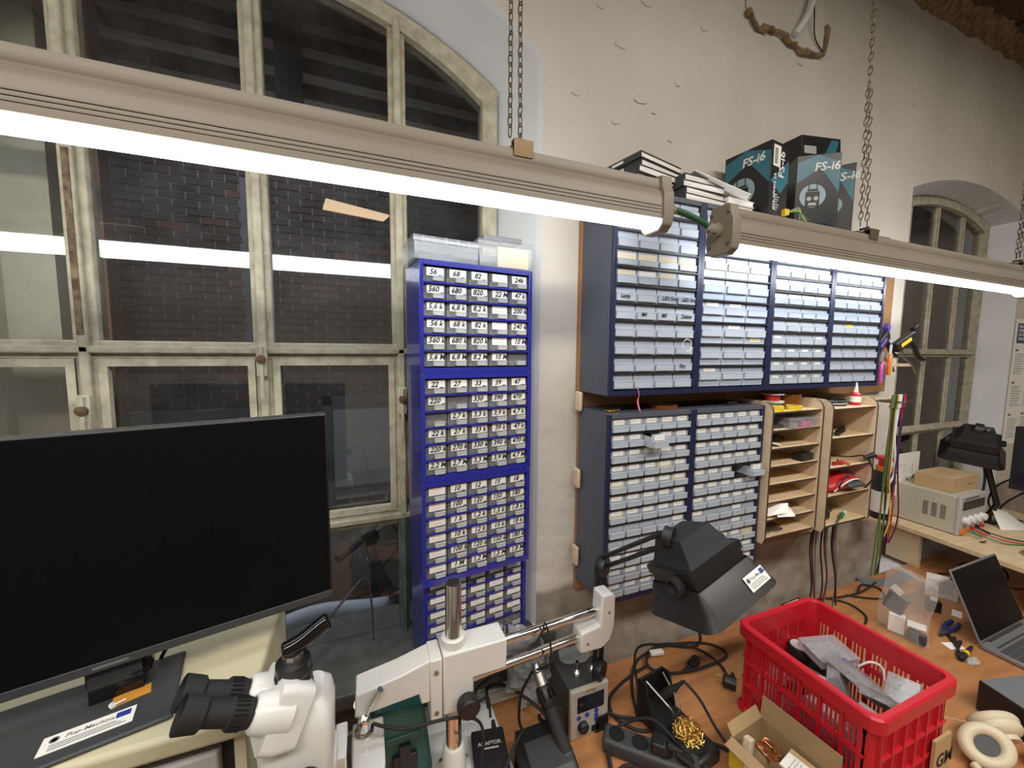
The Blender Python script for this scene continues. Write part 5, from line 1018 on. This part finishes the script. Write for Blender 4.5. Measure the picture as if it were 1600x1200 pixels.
MB().tube(sm([(.033, -.033, .060), (.055, -.07, .03), (.075, -.12, -.03), (.09, -.17, -.052), (.13, -.22, -.055)], 7), .0042, 7).build('cable', 'black_matt', ir, smooth=True)
# ---- power strip
st_ = thing('power_strip', 'dark grey power strip with round sockets in front of the rework station', 'power strip', (.045, -.135, ZB), -.75)
MB().box(-.10, .14, -.030, .030, 0, .042).build('body', 'dark_grey', st_, bevel=.010, seg=3)
for x in (-.065, -.005, .055, .105): s = MB().lathe([(.021, .0425), (.0205, .0440), (.0185, .0440), (.0185, .036), (0, .036)], (x, 0, 0), n=22).build('socket', 'black_plastic', st_); MB().cyl((x-.006, 0, .0365), (x-.006, 0, .0375), .003, n=8).build('hole', 'black_gloss', s)
p2_ = thing('mains_plug', 'black angled mains plug pushed into the power strip', 'plug', (.075, -.165, ZB+.043), -.75); MB().prism([(-.02, 0), (.02, 0), (.024, .012), (.015, .030), (-.018, .030)], -.018, .018).build('body', 'black_plastic', p2_, bevel=.004); MB().tube([(.02, 0, .02), (.055, 0, .016)], .007, 8, rr=[.009, .005]).build('cable_end', 'black_matt', p2_)
for k, pts in enumerate([[(.10, -.20, ZB+.058), (.15, -.26, ZB+.03), (.20, -.33, z1), (.22, -.42, z1)], [(-.01, -.06, z1), (.06, -.05, z1+.008), (.11, -.10, ZB+.052), (.14, -.18, ZB+.04), (.20, -.28, z1)], [(.012, .0, z1+.02), (.05, -.03, z1+.01), (.12, -.06, z1), (.115, -.13, ZB+.03), (.13, -.24, ZB+.02), (.19, -.36, z1)], [(.24, -.17, z1), (.27, -.20, z1), (.29, -.26, z1), (.26, -.31, z1)]]):
    cable(['black lead leaving the plug in the power strip', 'black lead running beside the power strip', 'black lead from the back of the rework station to the front edge', 'short black lead curling beside the cardboard box'][k], pts, .0045)
# ---- red crate
CX0, CX1, CY0, CY1, CH = .412, .756, -.452, -.100, .272
ct_ = thing('red_crate', 'red plastic crate with slotted sides full of small plastic boxes', 'crate', ((CX0+CX1)/2, (CY0+CY1)/2, ZB))
hw, hd_ = (CX1-CX0)/2, (CY1-CY0)/2
MB().box(-hw+.024, hw-.024, -hd_+.024, hd_-.024, .004, .010).build('floor_panel', 'crate_red', ct_)
def rim_ring(o, z): return [(x, y, z) for x, y in rrect(hw-o, hd_-o, .03-o*.5, 4)]
MB().loft([rim_ring(0, CH-.036), rim_ring(0, CH-.004), rim_ring(.004, CH), rim_ring(.016, CH), rim_ring(.018, CH-.004), rim_ring(.018, CH-.044), rim_ring(.010, CH-.044), rim_ring(.0, CH-.036)], caps=False).build('rim', 'crate_red', ct_)
MB().loft([rim_ring(.006, 0), rim_ring(.006, .014), rim_ring(.022, .018), rim_ring(.030, .018), rim_ring(.030, 0)], caps=False).build('foot', 'crate_red', ct_)
def crate_wall(L, M):
    b = MB(); zt = CH-.044; rows = [(.030, .082), (.098, .150), (.166, .212)]; e = .030
    zs = [.016]+[z for r in rows for z in r]+[zt]
    for k in range(0, len(zs), 2): b.box(-L/2+e, L/2-e, 0, .0035, zs[k], zs[k+1])
    ng = max(4, int(round((L-2*e)/.050))); gw = (L-2*e)/ng
    for g in range(ng):
        x0 = -L/2+e+g*gw
        for z0, z1_ in rows:
            b.box(x0, x0+.009, 0, .0035, z0, z1_); 
            for j in range(4): xx = x0+.009+(gw-.009)*(j+.72)/4.2; b.box(xx, xx+.0042, 0, .0035, z0, z1_)
        b.box(x0+.001, x0+.006, -.006, 0, .016, zt)
    b.box(L/2-e-.006, L/2-e, 0, .0035, .016, zt)
    for z in (.090, .158): b.box(-L/2+e, L/2-e, -.005, 0, z-.003, z+.003)
    b.mesh
    v = [tuple(M @ Vector(p)) for p in b.v]; c = MB(); c.v, c.f, c.m = v, b.f, b.m
    return c.build('slotted_side', 'crate_red', ct_)
for ang, dd, LL in ((0, hd_, 2*hw), (PI, hd_, 2*hw), (PI/2, hw, 2*hd_), (-PI/2, hw, 2*hd_)): crate_wall(LL, rotz(ang) @ Matrix.Translation((0, -dd+.014, 0)))
for sx in (-1, 1):
    for sy in (-1, 1):
        MB().prism([(sx*(hw-.012), sy*(hd_-.044)), (sx*(hw-.018), sy*(hd_-.024)), (sx*(hw-.026), sy*(hd_-.016)), (sx*(hw-.046), sy*(hd_-.012)), (sx*(hw-.046), sy*(hd_-.016)), (sx*(hw-.028), sy*(hd_-.021)), (sx*(hw-.022), sy*(hd_-.028)), (sx*(hw-.016), sy*(hd_-.044))], .014, CH-.044, 'z').build('corner_post', 'crate_red', ct_)
cs = MB().box(.075, .150, -hd_-.0005, -hd_+.006, .03, .135); cs.build('cardboard_tag', 'kraft', ct_); text('GM', .05, 'ink', ct_, (.085, -hd_-.0012, .06), bold=.001)
def openbox(name, label, M, w, d, h, m='clear_plastic', inside='parts_light', group='clear boxes in the red crate', clipm=None, card=None):
    t = thing(name, label, 'box', group=group, M=M)
    b = MB(); e = .0016
    b.box(-w/2, w/2, -d/2, d/2, 0, e); b.box(-w/2, w/2, -d/2, -d/2+e, e, h); b.box(-w/2, w/2, d/2-e, d/2, e, h); b.box(-w/2, -w/2+e, -d/2+e, d/2-e, e, h); b.box(w/2-e, w/2, -d/2+e, d/2-e, e, h)
    b.build('tray', m, t); MB().box(-w/2-.001, w/2+.001, -d/2-.001, d/2+.001, h, h+.004).build('lid', m, t, bevel=.0015)
    MB().box(-w*.42, w*.42, -d*.40, d*.40, .002, h*.55).build('contents', inside, t)
    for k in range(1, 3): MB().box(-w/2+k*w/3, -w/2+k*w/3+.001, -d/2+e, d/2-e, e, h-.002).build('divider', m, t)
    if clipm: MB().box(-.014, .014, -d/2-.003, -d/2+.006, h*.4, h+.006).build('latch', clipm, t, bevel=.002)
    if card: c = MB().box(-w*.32, w*.32, -d*.36, d*.36, h+.0042, h+.0048).build('label_card', card, t); MB().add([(x-w*.28, y*0+z-d*.26, h+.0051) for x, y, z in scribble(w*.55, d*.55, 6, 21, .0012).v], scribble(w*.55, d*.55, 6, 21, .0012).f).build('print', 'ink', c)
    return t
def TM(x, y, z, rz=0, rx=0, ry=0): return Matrix.Translation((x, y, z)) @ rotz(rz) @ Matrix.Rotation(rx, 4, 'X') @ Matrix.Rotation(ry, 4, 'Y')
pf = ZB+.012
openbox('parts_box', 'large clear box lying at the bottom of the red crate', TM(.60, -.30, pf, .1), .20, .22, .060)
openbox('parts_box', 'flat clear box with blue latch in the red crate', TM(.655, -.215, pf+.165, -.25, .10), .12, .085, .022, clipm='button_blue')
openbox('parts_box', 'large clear box propped up diagonally in the red crate', TM(.640, -.300, pf+.150, -.12, .12, .62), .155, .105, .030)
openbox('parts_box', 'clear box with a printed cream label near the front of the red crate', TM(.600, -.372, pf+.165, .05, -.25, .70), .085, .062, .020, card='cream_paper')
openbox('parts_box', 'small clear box leaning on the right wall of the red crate', TM(.680, -.378, pf+.160, .25, -.1, -.55), .095, .062, .022)
openbox('parts_box', 'clear box under the propped one in the red crate', TM(.56, -.235, pf+.070, .3), .13, .10, .045, inside='parts_dark')
openbox('parts_box', 'clear box standing on edge in the middle of the red crate', TM(.600, -.262, pf+.150, .5, 1.15), .12, .075, .025)
openbox('parts_box', 'clear box lying along the left wall of the red crate', TM(.485, -.345, pf+.120, 1.4, .15, .1), .13, .075, .030, inside='parts_warm')
openbox('parts_box', 'clear box wedged in the front corner of the red crate', TM(.500, -.385, pf+.160, .1, .1, .1), .085, .055, .022)
tn = thing('round_tin', 'black round tin with a silver lid in the back of the red crate', 'tin', (.640, -.148, pf+.115)); MB().lathe([(.030, 0), (.031, .003), (.031, .030), (.029, .034), (0, .034)], n=28).build('body', 'black_plastic', tn, smooth=True); MB().lathe([(.025, .0342), (.025, .0352), (0, .0352)], n=24).build('lid_label', 'light_grey', tn)
tag(MB().box(-.06, .06, -.05, .05, 0, .10).build('packing_box', 'black_matt', loc=(.645, -.148, pf+.001), rot=(0, 0, .1), bevel=.003), 'dark carton under the round tin in the red crate', 'box')
wbx = thing('red_print_box', 'white box with red printing and black base leaning in the red crate', 'box', group='boxes in the crate', M=TM(.530, -.245, pf+.135, -.62, .18, .22))
MB().box(-.065, .065, -.022, .022, 0, .024).build('carton', 'white_paper', wbx, bevel=.001); MB().box(-.070, .070, -.028, -.0225, -.012, .020).build('black_edge', 'black_plastic', wbx)
MB().prism([(-.03, -.012), (.0, -.004), (.02, -.014), (.03, .006), (-.01, .012)], .0241, .0248, 'z').build('red_print', 'bright_red', wbx)
cable('white lead coiled in the red crate', [(.70, -.27, pf+.16), (.715, -.29, pf+.185), (.73, -.31, pf+.18), (.725, -.32, pf+.15)], .003, 'white_plastic', group='leads in the crate')
crumple('plastic_bag', 'crumpled clear bag at the left back of the red crate', 'bag', (.50, -.165, pf), .045, .04, .115, 'clear_film', 31)
# ---- open cardboard box
cb2 = thing('cardboard_box', 'small open cardboard box with raised flap beside the red crate', 'box', (.318, -.315, ZB), .10)
w2, d2, h2 = .066, .090, .085
b = MB(); b.box(-w2, w2, -d2, d2, 0, .003); b.box(-w2, -w2+.003, -d2, d2, .003, h2); b.box(w2-.003, w2, -d2, d2, .003, h2); b.box(-w2+.003, w2-.003, -d2, -d2+.003, .003, h2); b.box(-w2+.003, w2-.003, d2-.003, d2, .003, h2); b.build('carton', 'cardboard', cb2)
MB().box(0, .003, -d2, d2, 0, .058).build('raised_flap', 'cardboard', cb2, loc=(w2-.003, 0, h2), rot=(0, .12, 0)); MB().box(-.030, 0, -d2+.004, d2-.004, 0, .003).build('side_flap', 'cardboard', cb2, loc=(-w2+.003, 0, h2), rot=(0, -.25, 0)); MB().box(-w2+.004, w2-.004, 0, .028, 0, .003).build('back_flap', 'cardboard', cb2, loc=(0, d2-.003, h2), rot=(.9, 0, 0))
MB().box(-w2-.0008, -w2, -.06, .05, .012, .072).build('shipping_label', 'white_paper', cb2); 
bb = MB()
for k in range(9): bb.box(-w2-.0014, -w2-.0008, -.03+.007*k, -.027+.007*k+.002*(k % 2), .03, .055)
bb.build('barcode', 'ink', cb2); MB().box(-w2-.0008, -w2, .052, .088, .004, h2-.004).build('tape', 'yellow', cb2)
wh = thing('foam_wedge', 'cream foam wedge standing in the open cardboard box', 'foam', (.272, -.262, ZB+.004), .3); MB().prism([(-.02, 0), (.02, 0), (.018, .088), (-.008, .100)], -.008, .010).build('wedge', 'cream_paper', wh, bevel=.002)
wir = thing('copper_wires', 'tangle of reddish brown wires in the open cardboard box', 'wires', (.312, -.285, ZB+.055))
for k in range(6): MB().tube(sm([(.022*math.cos(k+j*1.4), .022*math.sin(k*1.7+j*1.9), .008+.022*abs(math.sin(j*1.1+k))) for j in range(8)], 5), .0015, 5).build('wire', 'copper' if k % 2 else 'kapton', wir)
tag(MB().box(-.03, .03, -.034, .034, 0, .052).build('inner_carton', 'kraft', loc=(.338, -.345, ZB+.004+.03), rot=(.1, 0, .25), bevel=.001), 'small brown carton inside the open cardboard box', 'box')
il = thing('white_label_box', 'white label carton tucked in the open cardboard box', 'box', (.325, -.345, ZB+.088), .2); MB().box(-.03, .02, -.025, .025, 0, .006).build('carton', 'white_paper', il, bevel=.001); MB().add([(x-.026, z-.02, .0064) for x, y, z in scribble(.04, .03, 4, 5, .001).v], scribble(.04, .03, 4, 5, .001).f).build('print', 'ink', il)
# ---- headphones and black speaker box
hp = thing('headphones', 'cream over-ear headphones lying on the bench beside the red crate', 'headphones', (.93, -.445, ZB))
def cup(c, n, up):
    n = Vector(n).normalized(); u = Vector(up); u = (u-n*u.dot(n)).normalized(); M = frame_from(c, u, n)
    pad = [(.036+.014*math.cos(t), .014*math.sin(t)+.004) for t in [2*PI*k/12 for k in range(13)]]
    MB().lathe(pad, n=28, M=M @ Matrix.Diagonal((1.18, .95, 1, 1))).build('ear_pad', 'headset_cream', hp, smooth=True)
    MB().lathe([(.047, -.004), (.046, -.018), (.036, -.028), (.026, -.030), (.026, -.040), (0, -.041)], n=28, M=M @ Matrix.Diagonal((1.15, .95, 1, 1))).build('shell', 'headset_cream', hp, smooth=True)
    MB().lathe([(.030, .004), (.030, .006), (0, .006)], n=24, M=M @ Matrix.Diagonal((1.15, .95, 1, 1))).build('speaker_cloth', 'dark_grey', hp)
cup((-.045, -.02, .052), (-.55, -.45, .72), (1, -.35, .4)); cup((.062, .0, .058), (.35, .75, .45), (1, -.3, .2))
MB().tube(sm([(-.10, -.02, .02), (-.115, -.07, .014), (-.06, -.125, .014), (.02, -.12, .016), (.06, -.085, .020), (.09, -.055, .030)], 7), .010, 10).build('headband', 'headset_cream', hp, smooth=True)
MB().box(-.012, .012, -.016, .016, -.008, .008).build('slider', 'headset_cream', hp, loc=(.066, -.075, .026), rot=(.2, -.2, .6), bevel=.002)
MB().tube(sm([(-.02, .02, .07), (-.03, .06, .05), (-.05, .09, .03), (-.09, .13, .012)], 6), .0012, 5).build('wire', 'headset_cream', hp); MB().tube(sm([(.07, -.01, .055), (.078, -.035, .045), (.07, -.065, .035)], 5), .0014, 5).build('wire', 'headset_cream', hp)
sk_ = thing('black_box', 'black box with a grey top at the right edge of the bench', 'box', (1.16, -.455, ZB), -.25); MB().box(-.08, .08, -.06, .06, 0, .095).build('body', 'black_plastic', sk_, bevel=.004); MB().box(-.078, .078, -.058, .058, .095, .0965).build('grey_top', 'mid_grey', sk_)  # top face in grey, rest of the box black
# ---- zip bag with white boxes
zb = thing('zip_bag', 'clear zip bag standing upright behind the red crate', 'bag', (1.288, -.125, ZB))
zr = random.Random(6)
def bagf(sgn):
    def f(u, v):
        y = .078-.156*u; bul = math.sin(PI*u)*(.026*(1-v)+.004)+.004*math.sin(9*u+5*v)*math.sin(PI*u); return (sgn*bul+.02*v*v*(.5-u)*.6, y*(1-.05*math.sin(PI*v))+.008*math.sin(6*v), .002+.268*v-.012*u*v)
    return f
for sgn in (-1, 1): MB().grid(bagf(sgn), 16, 20).build('film', 'clear_film', zb, smooth=True)
for z in (.252, .244): MB().tube([bagf(1)(u/12, z/.268) for u in range(13)], .0013, 5).build('zip_strip', 'white_plastic', zb)
def smallbox(label, M, w, d, h, m='white_paper', word=None):
    t = thing('small_carton', label, 'box', group='small cartons', M=M); MB().box(-w/2, w/2, -d/2, d/2, 0, h).build('carton', m, t, bevel=.001)
    if word: text(word, w*.2, 'ink' if m != 'box_black' else 'white_paper', t, (-w*.3, -d/2-.0005, h*.4)); text(word, w*.2, 'ink' if m != 'box_black' else 'white_paper', t, (-w*.3, -w*.08, h+.0005), rot=(0, 0, 0))
    return t
smallbox('white carton standing in the zip bag', TM(1.284, -.105, ZB+.006, -1.2), .045, .030, .068)
smallbox('white carton lying tilted in the zip bag', TM(1.290, -.158, ZB+.050, -1.1, -.5), .050, .040, .022)
tag(MB().box(-.015, .015, -.026, .026, 0, .040).build('grey_pouch', 'dark_grey', loc=(1.285, -.165, ZB+.004), rot=(0, .1, .2), bevel=.006), 'dark grey foil pouch at the bottom of the zip bag', 'pouch')
tag(MB().box(-.012, .012, -.030, .030, 0, .075).build('grey_sleeve', 'mid_grey', loc=(1.292, -.085, ZB+.078), rot=(.25, 0, .1), bevel=.006), 'grey foam sleeve in the middle of the zip bag', 'sleeve')
tag(MB().box(-.0006, .0006, -.018, .018, 0, .026).build('barcode_slip', 'white_paper', loc=(1.276, -.095, ZB+.160), rot=(.5, 0, 0)), 'white barcode slip inside the zip bag', 'label')
# ---- laptop
lp = thing('laptop', 'grey laptop with dark screen open on the bench at the right edge', 'laptop', (1.468, -.262, ZB))
MB().box(0, .36, -.245, 0, .002, .018).build('base', 'laptop_grey', lp, bevel=.004)
lid = MB().box(0, .36, -.006, 0, 0, .248).build('lid', 'laptop_grey', lp, loc=(0, .004, .018), rot=(-.40, 0, 0), bevel=.002); MB().box(.006, .354, -.0072, -.006, .008, .242).build('screen', 'screen_black', lid)
MB().box(.05, .31, -.010, -.002, .018, .024).build('hinge', 'dark_grey', lp); MB().box(.03, .33, -.036, -.030, .0181, .0186).build('speaker_slot', 'dark_grey', lp)
km = MB().box(-.0085, .0085, -.0080, .0080, 0, .0022).mesh('key', 'key_grey')
for r in range(6):
    for c in range(17): inst('key', km, lp, (.022+c*.0195, -.052-r*.0185, .0182))
MB().box(.12, .24, -.238, -.172, .0181, .0187).build('touchpad', 'mid_grey', lp)
# ---- small things around the laptop
smallbox('tiny black carton with a white top behind the zip bag', TM(1.60, -.085, ZB+.0005, -.9), .040, .036, .045, 'box_black'); tag(MB().box(-.014, .014, -.010, .010, 0, .004).build('paper_scrap', 'white_paper', loc=(1.60, -.085, ZB+.0462), rot=(0, 0, .4)), 'white paper scrap on the tiny black carton', 'paper')
for k, (x, y, rz) in enumerate(((1.74, -.04, -1.0), (1.755, -.065, -1.1))):
    lf = thing('leaflet', ['white printed leaflet standing behind the laptop, rear one', 'white printed leaflet standing behind the laptop, front one'][k], 'leaflet', (x, y, ZB+.0005), rz, group='leaflets'); MB().box(-.035, .035, -.001, .001, 0, .10-.012*k).build('sheet', 'white_paper', lf); s_ = scribble(.055, .06, 8, 40+k, .0012); MB().add([(a-.028, -.0014, c+.015) for a, _, c in s_.v], s_.f).build('print', 'grey_ink', lf)
tag(MB().box(-.03, .03, -.014, .014, 0, .0012).build('paper_slip', 'white_paper', loc=(1.66, -.135, ZB+.0005), rot=(0, 0, .3)), 'white paper slip lying in front of the leaflets', 'paper')
bp = thing('blue_pliers', 'blue handled pliers lying beside the laptop screen', 'pliers', (1.47, -.175, ZB+.010), .1)
for s in (-1, 1): MB().tube(sm([(-.02, 0, 0), (.03, .012*s, 0), (.09, .010*s, 0)], 5), .008, 8).build('grip', 'tool_blue', bp, smooth=True)
MB().prism([(-.02, -.010), (-.02, .010), (-.06, .003), (-.06, -.003)], -.005, .005, 'z').build('jaw', 'dark_grey', bp)
lc = thing('white_label', 'white card label with a black code lying by the laptop hinge', 'label', (1.395, -.222, ZB+.0005), -.35); MB().box(-.030, .030, -.017, .017, 0, .0012).build('card', 'white_paper', lc, bevel=.0004); MB().box(-.002, .018, -.010, .000, .0012, .0016).build('print', 'grey_ink', lc)
for k in range(3): tag(MB().tube([(0, 0, 0), (.11, .012*k, .0)], .0045, 6, rr=[.002, .006]).build('black_tweezers', 'black_plastic', loc=(1.335+.012*k, -.250-.002*k, ZB+.0065), rot=(0, 0, .25+.08*k)), ['black tweezers beside the laptop, lowest', 'black tweezers beside the laptop, middle', 'black tweezers beside the laptop, topmost'][k], 'tweezers', 'tweezers by the laptop')
sd = thing('screwdriver', 'black screwdriver with a yellow ring in front of the laptop hinge', 'screwdriver', (1.315, -.268, ZB+.010), .12); MB().lathe([(.008, 0), (.010, .004), (.010, .040), (.008, .046)], (0, 0, 0), (1, 0, 0), 16).build('handle', 'black_plastic', sd, smooth=True); MB().lathe([(.0085, .046), (.0085, .066)], (0, 0, 0), (1, 0, 0), 16).build('ring', 'yellow', sd); MB().lathe([(.007, .066), (.005, .12)], (0, 0, 0), (1, 0, 0), 16).build('shaft', 'black_plastic', sd)
tag(crumple('foil_scrap', 'scrap of clear foil in front of the screwdriver', 'foil', (1.355, -.285, ZB), .028, .014, .006, 'milky_film', 77, 12, 6), 'scrap of clear foil in front of the screwdriver', 'foil')
pw = thing('labelled_adapter', 'black adapter with a white sticker against the wall behind the red crate', 'adapter', (1.035, .105, ZB), .05); MB().box(-.06, .06, -.03, .03, 0, .034).build('body', 'black_plastic', pw, bevel=.003); sticker(pw, Matrix.Translation((-.05, -.020, .0342)), .095, .042)
tgl = thing('cable_knot', 'knot of black cable beside the labelled adapter', 'cable', (.90, .09, ZB+.004))
for k in range(5): MB().tube(sm([(.035*math.cos(k+j*1.3), .028*math.sin(k*2+j*1.7), .004+.028*abs(math.sin(j+k))) for j in range(8)], 5), .0035, 6).build('loop', 'black_matt', tgl)
cable('black lead running along the wall behind the red crate', [(1.08, .12, z1), (1.20, .125, z1), (1.32, .10, z1), (1.45, .09, z1), (1.60, .11, z1)], .004)
cable('black lead bending round towards the zip bag', [(1.25, .12, z1), (1.30, .06, z1), (1.28, -.01, z1), (1.22, -.04, z1)], .004)
cable('black lead looping behind the zip bag', [(1.36, .10, z1), (1.43, .05, z1), (1.50, .03, z1), (1.56, .08, z1), (1.50, .115, z1+.007), (1.42, .085, z1+.008)], .004)
gp_ = thing('metal_plate', 'bent grey metal plate lying below the hanging leads', 'plate', (1.64, .10, ZB+.001), -.5); MB().prism([(-.10, 0), (.02, 0), (.10, .055), (.10, .058), (.018, .003), (-.10, .003)], -.03, .03).build('sheet', 'mid_grey', gp_)
# ---- plywood riser with the bench supply
RZ = -.708
rs_ = thing('plywood_riser', 'pale plywood riser shelf on the right of the bench', 'riser', (1.955, .265, ZB), -.10); H_ = RZ-ZB
MB().box(0, .85, -.62, .01, H_-.020, H_).build('top_board', 'plywood', rs_); MB().box(.03, .05, -.145, -.01, 0, H_-.0205).build('leg_panel', 'pale_ply', rs_); MB().box(.0505, .20, -.030, -.012, 0, H_-.0205).build('leg_panel', 'pale_ply', rs_); MB().box(.03, .05, -.60, -.50, 0, H_-.0205).build('leg_panel', 'pale_ply', rs_)
ps_ = thing('bench_power_supply', 'beige bench power supply with white knobs on the plywood riser', 'power supply', (2.05, .018, RZ)); 
MB().box(0, .245, .012, .262, .004, .192).build('case', 'psu_beige', ps_, bevel=.003); MB().box(-.003, .248, 0, .016, .002, .195).build('front_panel', 'light_grey', ps_, bevel=.004)
for x in (.02, .22): MB().box(x-.012, x+.012, .03, .24, 0, .004).build('foot', 'black_matt', ps_)
for g in range(3):
    for k in range(9): MB().box(-.0008, .0002, .050+.032*g, .070+.032*g, .065+.008*k, .069+.008*k).build('vent_slot', 'dark_grey', ps_)
MB().box(.02, .225, -.0015, 0, .125, .168).build('display', 'black_gloss', ps_)
for k in range(4): MB().box(.03+.047*k, .065+.047*k, -.0022, -.0015, .132, .160).build('meter', 'dark_grey', ps_)
for x in (.04, .092, .145, .20): MB().lathe([(.018, 0), (.017, .020), (.014, .022), (0, .022)], (x, -.0005, .075), (0, -1, 0), 20).build('knob', 'white_plastic', ps_, smooth=True)
for x, m in ((.06, 'tool_orange'), (.11, 'bright_red'), (.16, 'black_plastic'), (.205, 'bright_red')): MB().lathe([(.008, 0), (.008, .014), (0, .014)], (x, -.0005, .028), (0, -1, 0), 14).build('terminal', m, ps_)
MB().box(.010, .040, -.010, 0, .010, .032).build('power_button', 'tool_orange', ps_, bevel=.002); MB().box(.03, .16, -.002, -.0002, .176, .184).build('name_strip', 'grey_ink', ps_)
cx_ = thing('kraft_carton', 'flat brown cardboard carton lying on the bench power supply', 'box', (2.083, .067, RZ+.1925), -.02); MB().box(0, .245, 0, .142, 0, .075).build('carton', 'kraft', cx_, bevel=.002); MB().add([(x+.03, z+.03, .0756) for x, _, z in scribble(.13, .07, 4, 61, .0016).v], scribble(.13, .07, 4, 61, .0016).f).build('print', 'grey_ink', cx_); MB().box(.14, .19, -.0007, 0, .030, .034).build('side_print', 'grey_ink', cx_)
for k, (m, pts) in enumerate((('wire_green', None), ('bright_red', None), ('black_matt', None))):
    q = [(2.10+.04*k, .003, RZ+.028), (2.11+.04*k, -.04, RZ+.02), (2.14+.05*k, -.10, RZ+.006), (2.25+.05*k, -.16-.03*k, RZ+.005)]
    ld = thing('supply_lead', ['green', 'red', 'black'][k]+' test lead plugged in the front of the bench supply', 'lead', q[0], group='supply leads'); o_ = Vector(q[0]); MB().tube(sm([Vector(p)-o_ for p in q], 6), .0028, 6).build('cable', m, ld); MB().tube([(0, -.012, 0), (.004, -.045, -.010)], .006, 8).build('plug', m, ld)
kp = thing('small_keys', 'small steel key lying on the plywood riser', 'key', (2.07, -.055, RZ+.002)); MB().lathe([(.006, 0), (.010, 0), (.010, .002), (.006, .002), (.006, 0)], n=14).build('bow', 'steel', kp); MB().box(.009, .034, -.0025, .0025, 0, .002).build('blade', 'steel', kp)
roll('solder_coil', 'flat steel coloured solder coil on the plywood riser by the laptop', 'coil', (2.10, -.20, RZ+.0005), .040, .026, .012, 'steel', 'brass')
cable('tangle of black leads under the plywood riser', [(1.99, .05, z1), (2.08, -.03, z1+.01), (2.20, -.10, z1), (2.30, -.05, z1+.02), (2.22, .04, z1+.01), (2.10, .02, z1+.02)], .0045); cable('black lead under the front of the plywood riser', [(1.98, .0, z1), (2.05, -.12, z1+.02), (2.15, -.22, z1+.03), (2.28, -.30, z1)], .0045)
# ---- far magnifier lamp seen from behind, second monitor, poster, circuit sheet
mg2, u2, v2, a2, C2 = magnifier('black magnifier lamp on a straight arm in front of the far window', (2.36, .10, -.275), (.35, -.93, -.10), (.20, .45, -.70), .80, ((2.43, .05, RZ),), lens=False)
wb_(MB().tube([(2.43, .05, RZ+.03), (2.42, .02, -.60), C2-a2*.062], .013, 8), 'arm', 'black_plastic', mg2); wb_(MB().lathe([(.035, 0), (.035, .010), (.015, .014), (.015, .045)], (2.43, .05, RZ), n=20), 'post', 'black_plastic', mg2); wb_(MB().lathe([(.034, -.014), (.034, .014)], C2-a2*.066, u2, 20), 'joint_disc', 'black_plastic', mg2)
wb_(MB().lathe([(.016, 0), (.018, .01), (.008, .012), (.008, .02)], C2-a2*.03-v2*.0+u2*.03-a2*.04, -a2, 16), 'lock_nut', 'steel', mg2)
wb_(MB().tube(sm([C2+a2*.03-u2*.02, (2.37, .06, -.42), (2.38, .06, -.60), (2.40, .05, RZ+.006)], 6), .005, 6), 'power_lead', 'black_matt', mg2)
m2 = thing('second_monitor', 'black monitor cut by the right edge of the picture, seen at an angle', 'monitor', (2.33, -.035, RZ), -PI/2)
MB().box(.0, .50, 0, .03, .225, .535).build('housing', 'black_plastic', m2, bevel=.004); MB().box(.010, .490, -.001, .0005, .240, .525).build('screen', 'lcd', m2); MB().box(.20, .29, .03, .06, .012, .40).build('neck', 'black_plastic', m2); MB().box(.12, .36, -.06, .14, 0, .012).build('base', 'black_plastic', m2, bevel=.004); MB().box(.02, .12, .03, .09, .26, .42).build('rear_bulge', 'black_plastic', m2, bevel=.01)
cable('black lead drooping behind the second monitor', [(2.44, -.05, -.42), (2.50, .05, -.52), (2.52, .08, -.62), (2.56, .06, -.702)], .004); cable('second black lead drooping behind the second monitor', [(2.42, -.12, -.44), (2.48, .0, -.58), (2.50, .03, -.66), (2.60, -.02, -.702)], .004)
po = thing('wall_poster', 'printed information poster with dark blue heading on the wall beyond the far window', 'poster', (2.885, WY-.002, -.36))
MB().box(0, .55, -.0012, 0, 0, .74).build('sheet', 'white_paper', po); MB().box(.025, .53, -.0020, -.0012, .60, .715).build('heading', 'poster_blue', po)
for k, wd in enumerate(('REAL-TIME', 'PROJECT', 'DAY BLAST', 'SENSOR 101')): text(wd, .022, 'white_paper', po, (.04, -.0024, .690-.024*k), bold=.0006)
for cidx in range(3):
    for blk in range(3):
        zt = .565-blk*.19; MB().box(.03+cidx*.17, .06+cidx*.17, -.0020, -.0012, zt-.012, zt).build('block_title', 'grey_ink', po); l = MB()
        for j in range(9 if cidx < 2 or blk != 1 else 4): l.box(.03+cidx*.17, .03+cidx*.17+.13*(1-.15*((j*7+blk) % 3)), -.0018, -.0012, zt-.032-.014*j, zt-.026-.014*j)
        l.build('text_lines', 'light_grey', po)
ci = thing('circuit_sheet', 'white board printed with small circuit symbols behind the bench supply', 'sheet', (2.00, .262, -.60)); MB().box(0, .25, 0, .006, 0, .235).build('sheet', 'white_paper', ci)
cr_ = random.Random(14); s1 = MB()
for k in range(22):
    x, z = cr_.uniform(.02, .21), cr_.uniform(.03, .21); 
    if k % 3 == 0: s1.cyl((x, -.0006, z), (x, 0, z), cr_.uniform(.005, .011), n=12)
    elif k % 3 == 1: s1.box(x, x+.022, -.0006, 0, z, z+.002)
    else: s1.box(x, x+.002, -.0006, 0, z, z+.018)
s1.build('symbols', 'grey_ink', ci)
wc = thing('white_cloth', 'crumpled white paper behind the bench supply front', 'paper', (2.36, -.02, RZ)); MB().add([(0, 0, .0), (.06, .06, .09), (.11, .02, .07), (.14, -.06, .0)], [(0, 1, 2), (0, 2, 3)]).build('sheet', 'white_paper', wc)

# lift everything so that the floor lies at zero
for o in list(bpy.data.objects):
    if o.parent is None and o.type not in ('CAMERA', 'LIGHT'): o.location.z += ZO
